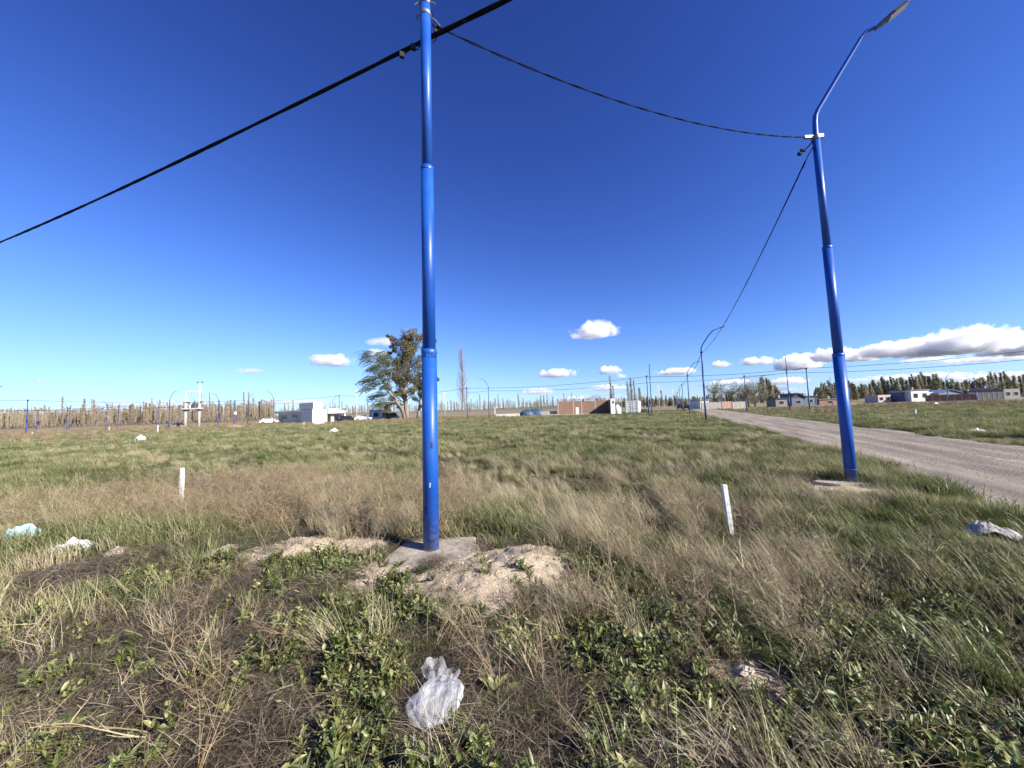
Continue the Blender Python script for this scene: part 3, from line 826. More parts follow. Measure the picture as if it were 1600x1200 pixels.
# ------------------------------------------------------------------ overhead cables
def catenary(a, b, sag, n):
    a, b = Vector(a), Vector(b)
    return [a.lerp(b, i / n) - Vector((0, 0, sag * 4 * (i / n) * (1 - i / n))) for i in range(n + 1)]
def bundle(name, paths, strands, off, rad, pitch, label, seg=6):
    root = empty(name, paths[0][0])
    o0 = Vector(paths[0][0])
    mbs = [MB() for _ in range(strands)]
    for pts in paths:
        s = 0; P = [[] for _ in range(strands)]
        for i, p in enumerate(pts):
            t = (pts[min(i + 1, len(pts) - 1)] - pts[max(i - 1, 0)]).normalized()
            u = t.cross(Vector((0, 0, 1))).normalized(); v = u.cross(t)
            if i: s += (p - pts[i - 1]).length
            wob = 1 + 0.35 * math.sin(s * 1.7) * math.sin(s * 0.63 + 1)
            for k in range(strands):
                an = 2 * math.pi * (s / pitch + k / strands)
                P[k].append(p - o0 + (u * math.cos(an) + v * math.sin(an)) * off * wob)
        for k in range(strands): mbs[k].tube(P[k], rad, seg)
    for m_ in mbs: m_.build('strand', 'cable', root, True)
    tag(root, label, 'cable'); return root
cpt = POLE + CP_AT(CP_Z) + RD * 0.10
lp = on_plane(-216, 466, cpt, (RP.x, RP.y))
rp_ = on_plane(797, -2, cpt, (RP.x, RP.y))
rdir = (rp_ - cpt).normalized()
left_pts = catenary(cpt, cpt + (lp - cpt).normalized() * 30 + Vector((0, 0, 0.25)), 0.35, 500)
right_pts = catenary(cpt, cpt + rdir * 9 + Vector((0, 0, 0.2)), 0.05, 200)
bundle('overhead_cable', [left_pts[::-1] + right_pts[1:]], 4, 0.0125, 0.0120, 2.6, 'thick black bundled cable crossing the sky behind the nearest blue pole')
a = POLE + CP_AT(CP_Z) + Vector((0.12, 0.02, 0.06)); b = POLE2 + P2TOP + Vector((-0.18, 0, 0.0))
bundle('overhead_cable', [catenary(a, b, 0.34, 160)], 2, 0.006, 0.006, 0.75, 'thin twisted cable sagging from nearest pole to the leaning lamp post', 6)
bundle('overhead_cable', [catenary(POLE2 + P2TOP + Vector((-0.14, 0.12, -0.40)), row(1) + Vector((0, 0, 6.1)), 0.6, 150)], 3, 0.0075, 0.0075, 0.9, 'twisted cable from the leaning lamp post to the second lamp post')
for k in range(1, 6):
    pts = catenary(row(k) + Vector((0, 0, 6.1)), row(k + 1) + Vector((0, 0, 6.1)), 0.5, 14)
    root = empty('overhead_cable', pts[0]); mb = MB(); mb.tube([p - pts[0] for p in pts], 0.022, 5); mb.build('strand', 'cable', root)
    tag(root, ['cable strung between the second and third lamp posts of the road row', 'cable strung from the third lamp post to the plain pole behind it', 'cable strung from the plain pole to the fourth lamp post of the road row',
               'cable strung from the fourth lamp post to the pole behind it', 'cable at the far end of the road row near the vanishing point'][k - 1], 'cable')
def far_line(pts, label, r=0.026):
    root = empty('overhead_cable', pts[0]); mb = MB()
    for a, b in zip(pts[:-1], pts[1:]):
        mb.tube([p - Vector(pts[0]) for p in catenary(a, b, min(1.2, (Vector(b) - Vector(a)).length * 0.016), 16)], r, 5)
    mb.build('strand', 'cable', root); tag(root, label, 'cable')
T = top_of; dz = Vector((0, 0, -0.9))
far_line([H(1640, 40) + Vector((0, 0, 6.3)), T[1264], T[1013], T[730], T[582], T[530], T[366]], 'long upper cable strung across the horizon from the right edge to the white house')
far_line([H(1640, 44) + Vector((0, 0, 5.7)), T[1233] + dz * 0, T[1018] + dz * 0.7, T[764] + dz * 0.4, T[730] + dz], 'long lower cable strung across the horizon right of the nearest pole')
far_line([T[1233], T[1166], T[1128]], 'cable dipping between the poles across the gravel road')
far_line([T[-14], T[41], T[366]], 'upper cable over the bare poplars at the left')
far_line([H(-60, 75) + Vector((0, 0, 5.2)), T[341] + dz * 0.7, T[366] + dz], 'second cable over the bare poplars at the left')
far_line([H(-40, 105) + Vector((0, 0, 6)), T[57], T[108], T[184], T[280]], 'lowest cable running before the bare poplar belt at the left', 0.03)
far_line([T[1481], T[1525], H(1680, 90) + Vector((0, 0, 6))], 'thin cable before the houses at the far right')

# ------------------------------------------------------------------ transformer platform
def transformer():
    d = 87.0
    b = H(300, d); root = empty('transformer_platform', b)
    xl = H(289.5, d).x - b.x; xr = H(311, d).x - b.x
    hl = ztop(H(289.5, d), 612); hr = ztop(H(311, d), 597)
    tube_obj('post', 'wpost', [(xl, 0, -0.1), (xl, 0, hl)], [0.30, 0.2], root, 10)
    tube_obj('post', 'wpost', [(xr, 0, -0.1), (xr, 0, hr)], [0.32, 0.16], root, 10)
    mb = MB(); mb.box(((xl + xr) / 2, -0.02, hl - 0.12), (xr - xl + 0.9, 0.22, 0.24)); mb.build('upper_beam', 'wpost', root)
    zp = ztop(H(300, d), 638.5)
    mb = MB(); mb.box(((xl + xr) / 2, -0.36, zp), (xr - xl + 1.0, 0.25, 0.28)); mb.box(((xl + xr) / 2, 0.36, zp), (xr - xl + 1.0, 0.25, 0.28)); mb.build('platform_beam', 'wpost', root)
    for x in (xl, xr):
        mb = MB(); mb.box((x, 0, zp - 0.32), (1.05, 0.9, 0.26)); mb.build('bracket', 'darkmetal', root)
        mb = MB(); mb.box((x + 0.25, 0, ztop(H(300, d), 628.5)), (1.1, 0.4, 0.22)); mb.build('bracket', 'darkmetal', root)
    mb = MB(); tx = xl + (xr - xl) * 0.66
    mb.box((tx, 0, zp + 0.75), (0.75, 0.62, 1.2))
    for k in range(5): mb.box((tx - 0.3 + 0.15 * k, -0.36, zp + 0.72), (0.05, 0.16, 0.95))
    t = mb.build('transformer', MAT['lamp'], root)
    for k in (-1, 0, 1):
        mb = MB(); mb.tube([(tx + 0.22 * k, 0, zp + 1.34), (tx + 0.22 * k, 0, zp + 1.7)], [0.06, 0.035], 6); mb.build('bushing', 'darkmetal', t)
    mb = MB(); mb.box((tx - 1.0, 0, zp + 0.55), (0.35, 0.4, 0.8)); mb.build('switch_box', 'white', root)
    for k in range(4):
        x = xl + (xr - xl) * (0.15 + 0.24 * k)
        mb = MB(); mb.tube([(x, -0.05, hl), (x, -0.05, hl + 0.3)], [0.09, 0.06], 6); mb.build('insulator', 'wpost', root)
        mb = MB(); mb.tube([(x, -0.05, hl - 0.2), (x + 0.15, -0.05, hl - 1.2), (tx, -0.05, zp + 1.6)], 0.02, 4); mb.build('drop_wire', 'cable', root)
    mb = MB(); mb.box((xr, 0, hr - 0.1), (1.5, 0.12, 0.14)); c = mb.build('crossarm', 'darkmetal', root)
    for x in (-0.65, 0, 0.65):
        mb = MB(); mb.tube([(xr + x, 0, hr - 0.03), (xr + x, 0, hr + 0.25)], [0.06, 0.04], 6); mb.build('insulator', 'darkmetal', c)
    tag(root, 'white two-post transformer platform standing before bare poplars', 'transformer')
transformer()

# ------------------------------------------------------------------ far buildings
def wallpanel(mb, a, b, z0, z1, th):
    a, b = Vector((a[0], a[1], 0)), Vector((b[0], b[1], 0)); t = (b - a).normalized(); n = Vector((t.y, -t.x, 0)) * th / 2
    mb.prism([(a + n)[:2], (b + n)[:2], (b - n)[:2], (a - n)[:2]], z0, z1)
def white_house():
    A, B, C = H(432, 104), H(488, 92), H(539, 98)
    root = empty('white_house', B)
    A, C = A - B, C - B; B = Vector((0, 0, 0)); u = (A - B); v = (C - B)
    P = lambda s, t: (B + u * s + v * t)
    zt = ztop(H(488, 92), 639.5); zr = zt * 0.98
    def pr(name, mat, s0, s1, t0, t1, z0, z1, parent=root):
        mb = MB(); mb.prism([P(s0, t0)[:2], P(s1, t0)[:2], P(s1, t1)[:2], P(s0, t1)[:2]], z0, z1); return mb.build(name, mat, parent)
    pr('wall', 'white', 0.0, 0.28, 0, 0.44, 0, zt)                  # white cube at the near corner
    pr('wall', 'wpost', 0.282, 1.0, 0.06, 0.9, 0, zt * 0.80)       # recessed long side
    pr('wall', 'white', 0.05, 0.27, 0.62, 0.97, 0, zt * 0.72)       # behind the porch
    rf = pr('roof', 'white', 0.283, 1.03, -0.02, 0.92, zt * 0.805, zt * 0.97)
    pr('porch_roof', 'white', -0.02, 0.5, 0.442, 1.02, zt * 0.66, zt * 1.03)
    pr('porch_column', 'white', -0.015, 0.02, 0.96, 1.0, 0, zt * 0.658)
    pr('tower', 'white', 0.03, 0.40, 0.06, 0.34, zt + 0.002, ztop(H(488, 92), 628.5))
    pr('cornice', 'cement', -0.006, 0.286, -0.012, 0.446, zt + 0.003, zt + 0.12)
    for s0 in (0.42, 0.72):
        w_ = pr('window', 'white', s0, s0 + 0.16, 0.045, 0.058, zt * 0.28, zt * 0.66); pr('pane', 'glass', s0 + 0.01, s0 + 0.15, 0.038, 0.0445, zt * 0.31, zt * 0.63, w_)
    d_ = pr('door', 'darkmetal', 0.03, 0.045, 0.72, 0.86, 0, zt * 0.5); pr('pane', 'glass', 0.02, 0.029, 0.745, 0.835, zt * 0.2, zt * 0.46, d_)
    tag(root, 'flat-roofed white house with small tower and shaded porch, left of the willow', 'house')
white_house()

def brick_shell():
    d = 84.0
    a, b = H(872, d), H(951, d); root = empty('brick_wall', a)
    z = ztop(a, 627.5)
    xs = [872, 896, 909, 930, 951]
    for x0, x1 in zip(xs[:-1], xs[1:]):
        mb = MB(); wallpanel(mb, H(x0, d) - a + Vector((0.13, 0, 0)), H(x1, d) - a - Vector((0.13, 0, 0)), 0, z * (0.985 if x0 != 909 else 0.97), 0.2); mb.build('wall', 'brick', root)
    for x in xs[:-1]:
        mb = MB(); p = H(x, d) - a; mb.box((p.x, 0, z / 2), (0.25, 0.26, z + 0.04)); mb.build('pillar', 'conc', root)
    # return wall towards the viewer
    e0, e1 = H(951, d) - a, H(955, d - 5) - a
    mb = MB(); wallpanel(mb, e0, e1, 0, z, 0.22); mb.build('return_wall', 'brick', root)
    mb = MB(); mb.box((e1.x + 0.32, e1.y - 0.1, z * 0.53), (0.95, 0.3, z * 1.06)); p = mb.build('plaster_pier', 'white', root)
    mb = MB(); mb.box((e1.x + 0.4, e1.y - 0.26, z * 0.8), (0.3, 0.04, 0.6)); mb.build('opening', 'dark', p)
    mb = MB(); mb.box((H(901.5, d).x - a.x, -0.16, z * 0.27), (0.72, 0.1, z * 0.54)); mb.build('door_panel', 'white', root)
    mb = MB(); mb.box((H(912, d).x - a.x, -1.2, 0.10), (H(965, d).x - a.x, 3.2, 0.22)); mb.build('floor_slab', 'conc', root)
    tag(root, 'unfinished red brick wall shell with concrete pillars on the field edge', 'brick wall')
    # low foundation wall left of it
    f0, f1 = H(845, 85), H(870, 85); r2 = empty('foundation_wall', f0)
    mb = MB(); wallpanel(mb, Vector((0, 0, 0)), f1 - f0, 0.0, 1.0, 0.25); mb.build('wall', 'cement', r2)
    mb = MB(); wallpanel(mb, Vector((0, -2.2, 0)), f1 - f0 + Vector((0, -2.2, 0)), 0.0, 0.35, 0.25); mb.build('wall', 'conc', r2)
    tag(r2, 'low grey foundation wall at the left end of the brick shell', 'wall')
    f0, f1 = H(772, 88), H(812, 88); r3 = empty('low_wall', f0)
    mb = MB(); wallpanel(mb, Vector((0, 0, 0)), f1 - f0, 0.0, 0.7, 0.25); mb.build('wall', 'wpost', r3)
    mb = MB(); mb.box((0.2, 0, 1.2), (0.25, 0.25, 2.4)); mb.build('pillar', 'wpost', r3)
    mb = MB(); mb.box((0.4, 0, 2.35), (1.0, 0.25, 0.3)); mb.build('lintel', 'wpost', r3)
    tag(r3, 'low whitish wall stub with one pillar left of the blue tarps', 'wall')
brick_shell()
def container():
    a, b, c = H(977.5, 80), H(998, 80), H(1001.5, 85); root = empty('shipping_container', a)
    z = ztop(a, 627)
    b, c = b - a, c - a; a = Vector((0, 0, 0)); D = c - b
    mb = MB(); mb.prism([a[:2], b[:2], (b + D)[:2], (a + D)[:2]], 0.15, z); mb.build('body', 'contw', root)
    for k in range(2):
        x0, x1 = b.x * (0.02 + 0.49 * k), b.x * (0.48 + 0.49 * k)
        mb = MB(); mb.box(((x0 + x1) / 2, -0.06, z / 2 + 0.08), (x1 - x0, 0.08, z - 0.3)); dr = mb.build('door', 'contg', root)
        for q in range(4):
            mb = MB(); mb.box(((x0 + x1) / 2, -0.12, 0.35 + (z - 0.55) * (q + 0.5) / 4), ((x1 - x0) * 0.86, 0.05, 0.10)); mb.build('rib', 'contw', dr)
        mb = MB(); mb.tube([((x0 + x1) / 2 + 0.25, -0.16, 0.25), ((x0 + x1) / 2 + 0.25, -0.16, z - 0.1)], 0.03, 6); mb.build('locking_bar', 'darkmetal', dr)
    mb = MB(); mb.box((b.x / 2, -0.03, z + 0.03), (b.x + 0.1, 0.2, 0.1)); mb.build('top_rail', 'contw', root)
    for x in (0.1, b.x - 0.1):
        mb = MB(); mb.box((x, -0.05, z / 2), (0.14, 0.14, z)); mb.build('corner_post', 'contw', root)
    tag(root, 'grey shipping container with ribbed doors right of the brick shell', 'container')
    # heap of pale sacks
    def heap(name, c, s, seed, mat, label, cat):
        rnd = random.Random(seed); mb = MB(); n, m_ = 10, 16; v = []
        for i in range(n + 1):
            th = math.pi / 2 * i / n
            for j in range(m_):
                ph = 2 * math.pi * j / m_; k = 1 + rnd.uniform(-.14, .14)
                v.append((s[0] * math.cos(th) * math.cos(ph) * k, s[1] * math.cos(th) * math.sin(ph) * k, s[2] * math.sin(th) * k - 0.05))
        f = [(i * m_ + j, i * m_ + (j + 1) % m_, (i + 1) * m_ + (j + 1) % m_, (i + 1) * m_ + j) for i in range(n) for j in range(m_)]
        mb.add(v, f); o = mb.build(name, mat, None, True, c); tag(o, label, cat)
    heap('sand_sack', H(965, 80), (0.75, 0.7, 2.0), 1, 'bagwhite', 'tall pale builder sack between brick shell and container', 'sack')
    heap('tarp_pile', H(823, 95), (1.9, 1.2, 1.5), 2, 'tarp', 'blue tarp covered pile left of the brick shell, nearer half', 'tarp')
    heap('tarp_pile', H(838, 98), (2.3, 1.2, 1.7), 3, 'tarp', 'blue tarp covered pile touching the foundation wall', 'tarp')
    heap('tyre_pile', H(1005, 84), (1.6, 1.0, 0.8), 5, 'darkmetal', 'dark rubbish pile right of the grey container', 'pile')
    heap('earth_heap', H(272 + 5, 90), (2.6, 1.5, 0.9), 9, 'barkgrey', 'dark earth heap at the foot of the dark lamp post', 'earth heap')
    heap('earth_heap', H(362, 70), (2.4, 1.2, 0.6), 10, 'brush', 'brown earth heap in dry weeds right of the transformer', 'earth heap')
    heap('sandbag', H(497, 72), (1.3, 0.6, 0.45), 11, 'pink', 'pinkish rubble heap in weeds before the white house', 'rubble')
container()

def house(name, px0, px1, d, ytop, mat, label, cat='house', roof=None, depth=7.0, gable=False, wins=2, yroof=None, lean=0.0):
    a, b = H(px0, d), H(px1, d); root = empty(name, a); w_ = (b - a).length; ang = math.atan2(b.y - a.y, b.x - a.x) + lean
    root.rotation_euler = (0, 0, ang)
    z = max(0.8, ztop(H((px0 + px1) / 2, d), ytop))
    mb = MB(); mb.box((w_ / 2, depth / 2, z / 2), (w_, depth, z)); mb.build('wall', mat, root)
    if roof:
        if gable:
            zr = ztop(H((px0 + px1) / 2, d), yroof)
            mb = MB(); o_ = 0.4
            v = [(-o_, -o_, z), (w_ + o_, -o_, z), (w_ + o_, depth + o_, z), (-o_, depth + o_, z), (w_ / 2, -o_, zr), (w_ / 2, depth + o_, zr)]
            v += [(p[0], p[1], p[2] + 0.18) for p in v]
            mb.add(v, [(0, 4, 10, 6), (4, 1, 7, 10), (6, 10, 11, 9), (10, 7, 8, 11), (0, 3, 5, 4), (4, 5, 2, 1), (0, 6, 9, 3), (1, 2, 8, 7), (3, 9, 11, 5), (5, 11, 8, 2)])
            mb.add([(0, 0, z), (w_, 0, z), (w_ / 2, 0, zr - 0.05)], [(0, 1, 2)])
        else:
            mb = MB(); mb.box((w_ / 2, depth / 2, z + 0.12), (w_ + 0.6, depth + 0.6, 0.22))
        rf = mb.build('roof', roof, root)
        mb = MB(); mb.box((w_ * 0.7, depth * 0.5, z + (1.1 if gable else 0.6)), (0.5, 0.5, 1.1)); mb.build('chimney', 'tank', rf)
    for k in range(wins):
        x = w_ * (k + 0.5) / wins
        mb = MB(); mb.box((x, -0.03, z * 0.52), (min(1.5, w_ / wins * 0.55), 0.06, z * 0.42)); wn_ = mb.build('window', 'wpost', root)
        mb = MB(); mb.box((x, -0.075, z * 0.52), (min(1.3, w_ / wins * 0.47), 0.03, z * 0.36)); mb.build('pane', 'glass', wn_)
    tag(root, label, cat)
    return root
# left of the road, behind the willow
house('arch_building', 577, 598, 104, 640, 'white', 'white low building with dark arched opening left of the willow', 'building', wins=1)
def car(px, d, mat, label, rz=0.0, van=False, L=4.3):
    root = empty('parked_car', H(px, d)); root.rotation_euler = (0, 0, rz); hh = 1.9 if van else 1.45
    mb = MB(); W = 1.7
    prof = [(-L / 2, 0.35), (-L / 2, 0.85), (-L * 0.42, 0.95), (-L * 0.30, hh), (L * 0.18, hh), (L * 0.30, 0.98), (L * 0.48, 0.86), (L / 2, 0.6), (L / 2, 0.35)] if not van else [(-L / 2, 0.35), (-L / 2, hh), (L * 0.3, hh), (L * 0.42, 1.0), (L / 2, 0.9), (L / 2, 0.35)]
    n = len(prof)
    v = [(x, -W / 2 + (0.12 if z > 1.0 else 0), z) for x, z in prof] + [(x, W / 2 - (0.12 if z > 1.0 else 0), z) for x, z in prof]
    mb.add(v, [tuple(range(n))[::-1], tuple(range(n, 2 * n))] + [(i, (i + 1) % n, n + (i + 1) % n, n + i) for i in range(n)])
    mb.build('body', mat, root)
    for sx in (-L * 0.31, L * 0.31):
        for sy in (-W / 2 + 0.08, W / 2 - 0.08):
            mb = MB(); mb.tube([(sx, sy - 0.11, 0.33), (sx, sy + 0.11, 0.33)], 0.33, 14); wh = mb.build('wheel', 'rubber', root)
            mb = MB(); mb.tube([(sx, sy - 0.118, 0.33), (sx, sy + 0.118, 0.33)], 0.19, 10); mb.build('rim', 'steel', wh)
    mb = MB(); mb.box((-L * 0.05, -W / 2 + 0.09, (hh + 1.0) / 2), (L * 0.42, 0.05, (hh - 1.0) * 0.75)); mb.build('side_window', 'glass', root)
    mb = MB(); mb.box((-L * 0.05, W / 2 - 0.09, (hh + 1.0) / 2), (L * 0.42, 0.05, (hh - 1.0) * 0.75)); mb.build('side_window', 'glass', root)
    tag(root, label, 'car')
car(611, 98, 'cargrey', 'dark van parked at the foot of the willow', 0.2, True)
car(568, 96, 'carwhite', 'white car half hidden in brush beside the white arch', 0.3)
car(541, 95, 'cargrey', 'dark car just right of the white house porch', 1.2)
car(1072, 120, 'cargrey', 'dark car far down the gravel road', 1.2)
car(1062, 135, 'cargrey', 'dark car farthest down the road, left of another car', 1.2, True)
car(1591, 150, 'cargrey', 'dark car by the grey house at the right edge', 0.1)
car(421, 100, 'carwhite', 'white car left of the white house, partly behind a lamp post', 0.4)
# right of the road
house('wall_building', 1094, 1108, 120, 625.5, 'white', 'small white building at the far end of the road', roof='conc', wins=1)
def fence_wall(px0, px1, d0_, d1_, h, mat, label, posts=0, name='boundary_wall'):
    a, b = H(px0, d0_), H(px1, d1_); root = empty(name, a); n = max(1, posts)
    for k in range(n):
        p, q = (b - a) * (k / n), (b - a) * ((k + 1) / n); t = (q - p).normalized() * 0.12
        mb = MB(); wallpanel(mb, p + t, q - t, 0, h, 0.2); mb.build('wall_panel', mat, root)
    for k in range(n + 1):
        p = (b - a) * (k / n); mb = MB(); mb.box((p.x, p.y, h / 2 + 0.05), (0.22, 0.26, h + 0.1), math.atan2(b.y - a.y, b.x - a.x)); mb.build('post', 'conc', root)
    tag(root, label, 'wall')
fence_wall(1096, 1126, 101, 106, 1.9, 'cementdark', 'whitish wall across the road near its far end', 3)
fence_wall(1128, 1142, 99, 103, 2.0, 'brick', 'red brick wall across the road before round trees', 3)
fence_wall(1144, 1163, 93, 96, 1.8, 'cementdark', 'grey block wall across the road under round trees', 3)
house('cabin', 1212, 1230, 110, 623, 'cementdark', 'small grey cabin right of the leaning poplar clump', roof='roofdark', wins=1, depth=4)
house('gabled_house', 1237, 1258, 112, 622, 'bluewall', 'dark gabled house between two poles across the road', roof='roofdark', gable=True, yroof=615, wins=1)
house('long_house', 1257, 1276, 114, 619.5, 'bluewall', 'dark long low house with white chimney behind plain blue pole', roof='roofdark', wins=1)
house('shed', 1280, 1312, 120, 624, 'brick', 'low brown shed left of the leaning lamp post', roof='cementdark', wins=1, depth=4)
house('pink_house', 1372, 1392, 130, 617, 'pink', 'small pinkish house at the foot of dark poplars', wins=2, depth=5)
house('dark_shed', 1386, 1408, 132, 618, 'cementdark', 'dark shed joined to the pinkish house', roof='roofdark', wins=1, depth=5)
house('blue_house', 1409, 1424, 128, 612.5, 'bluewall', 'slate blue house wing left of the white house at right', wins=1, depth=5)
house('far_white_house', 1424, 1452, 126, 609.5, 'white', 'white two-level house before dark poplars at right', roof='cementdark', wins=2, depth=7)
house('white_wing', 1450, 1466, 130, 612.8, 'white', 'low white wing joining the white house at right', wins=0, depth=5)
house('blue_roof_house', 1467, 1502, 128, 614, 'cementdark', 'low house with blue-grey roof behind the brown wall', roof='roofblue', gable=True, yroof=609, wins=2, depth=9)
fence_wall(1446, 1526, 118, 112, 2.0, 'brick', 'long brown brick wall at far right behind dry grass', 7)
fence_wall(1527, 1568, 114, 112, 2.3, 'cementdark', 'grey block wall with posts at far right', 5)
house('dark_roof_house', 1512, 1540, 130, 613, 'cementdark', 'dark-roofed house behind the grey block wall', roof='roofdark', wins=2)
house('tank_house', 1545, 1566, 128, 610, 'cementdark', 'house with dark roof left of the grey box house', roof='roofdark', gable=True, yroof=606.5, wins=1)
house('grey_box_house', 1569, 1594, 116, 607.5, 'cementdark', 'plain grey box house near the right edge', wins=2, depth=6)

# ------------------------------------------------------------------ trees
def limb_path(p, d, L, n, rnd, wob, grav=0.0, wind=Vector((0, 0, 0))):
    pts = [Vector(p)]; d = Vector(d).normalized()
    for i in range(n):
        d = (d + Vector((rnd.uniform(-1, 1), rnd.uniform(-1, 1), rnd.uniform(-.7, .7))) * wob + Vector((0, 0, grav)) + wind).normalized()
        pts.append(pts[-1] + d * (L / n))
    return pts, d
def leafcloud(mb, c, r, n, size, rnd, toneb, flat=1.0, droop=0.0):
    for _ in range(n):
        while True:
            q = Vector((rnd.uniform(-1, 1), rnd.uniform(-1, 1), rnd.uniform(-1, 1)))
            if q.length < 1: break
        p = Vector(c) + Vector((q.x * r, q.y * r, q.z * r * flat))
        a = Vector((rnd.gauss(0, 1), rnd.gauss(0, 1), rnd.gauss(0, 1) - droop)).normalized()
        b = a.orthogonal().normalized(); b = Matrix.Rotation(rnd.uniform(0, 6.28), 3, a) @ b
        s = size * rnd.uniform(0.6, 1.3)
        mb.add([p - a * s, p + b * s * 0.35, p + a * s, p - b * s * 0.35], [(0, 1, 2, 3)], toneb + rnd.uniform(-.18, .18))
def eucalyptus():
    d = 98.0; base = H(636, d); root = empty('eucalyptus_tree', base); rnd = random.Random(11)
    sc = d / F
    tr = MB(); lf = MB()
    def w(px, py, dy=0.0): return Vector(((px - 636) * sc, dy, (654 - py) * sc))
    trunk = [w(636, 658), w(635, 640), w(633, 618), w(634, 600), w(637, 580), w(640, 560), w(645, 540)]
    tr.tube(trunk, [0.75, 0.6, 0.52, 0.45, 0.36, 0.25, 0.15], 10)
    tips = []
    for i in range(46):
        k = rnd.uniform(1.4, 5.8); i0 = int(k); b = trunk[i0].lerp(trunk[min(i0 + 1, 6)], k - i0)
        an = rnd.uniform(0, 6.28); el = rnd.uniform(0.35, 1.2)
        L = rnd.uniform(3.0, 6.6) * (1.15 - 0.08 * k)
        dv = Vector((math.cos(an) * math.cos(el) * 1.1, math.sin(an) * math.cos(el), math.sin(el)))
        pts, de = limb_path(b, dv, L, 6, rnd, 0.2, 0.05)
        tr.tube(pts, [0.17 * (1 - 0.13 * q) for q in range(7)], 6)
        for q in range(3):
            p2, _ = limb_path(pts[rnd.randint(2, 6)], de + Vector((rnd.uniform(-1, 1), rnd.uniform(-1, 1), rnd.uniform(-.4, .8))), rnd.uniform(1.2, 2.6), 4, rnd, 0.25)
            tr.tube(p2, [0.07, 0.055, 0.04, 0.03, 0.02], 4); tips.append(p2[-1]); tips.append(p2[-2])
    # crown masses measured off the outline
    for px, py, r in [(650, 522, 1.6), (640, 522, 1.5), (660, 528, 1.7), (634, 530, 1.4), (622, 535, 1.6), (615, 528, 0.9), (612, 545, 1.3), (625, 552, 1.7), (640, 545, 2.1), (655, 552, 2.1), (668, 548, 1.8), (678, 537, 1.2), (650, 570, 2.2), (635, 570, 1.8), (665, 572, 2.0), (672, 592, 1.8), (655, 592, 1.9),
                      (618, 570, 1.3), (680, 590, 1.0), (640, 590, 1.5), (645, 610, 1.4), (662, 612, 1.5), (625, 590, 1.2), (614, 625, 1.6), (622, 612, 1.4), (610, 636, 1.2), (664, 630, 1.3), (675, 612, 1.1), (628, 635, 0.9)]:
        c = w(px, py, rnd.uniform(-2.6, 2.2))
        for _ in range(7):
            o = Vector((rnd.uniform(-1, 1), rnd.uniform(-1, 1), rnd.uniform(-1, 1))) * r * 0.75
            leafcloud(lf, c + o, r * 0.45, 80, 0.25, rnd, 0.45 + (0.22 if py < 535 else 0) + rnd.uniform(-.15, .15), 1, 0.6)
    for t in tips: leafcloud(lf, t, 0.85, 36, 0.22, rnd, 0.42 + rnd.uniform(-.15, .15), 1, 0.8)
    tr.build('trunk', 'bark', root, True); lf.build('crown', 'euca', root)
    tag(root, 'large dark eucalyptus with brownish crown partly hidden by the nearest pole', 'tree')
    # the second trunk standing next to it
    r2 = empty('eucalyptus_tree', H(653, d + 3)); t2 = MB(); l2 = MB()
    pts, de = limb_path((0, 0, -0.1), (0.08, 0, 1), 12, 8, rnd, 0.06)
    t2.tube(pts, [0.5 - 0.05 * q for q in range(9)], 8)
    for i in range(16):
        b = pts[rnd.randint(3, 8)]
        p2, _ = limb_path(b, (rnd.uniform(-1, 1), rnd.uniform(-1, 1), rnd.uniform(0.2, 1)), rnd.uniform(2, 4), 5, rnd, 0.2)
        t2.tube(p2, [0.12 - 0.018 * q for q in range(6)], 5)
        for q in p2[2:]: leafcloud(l2, q, 0.9, 60, 0.24, rnd, 0.4 + rnd.uniform(-.1, .15), 1, 0.6)
    t2.build('trunk', 'bark', r2, True); l2.build('crown', 'euca', r2)
    tag(r2, 'smaller eucalyptus right behind the nearest pole with pale trunk foot', 'tree')
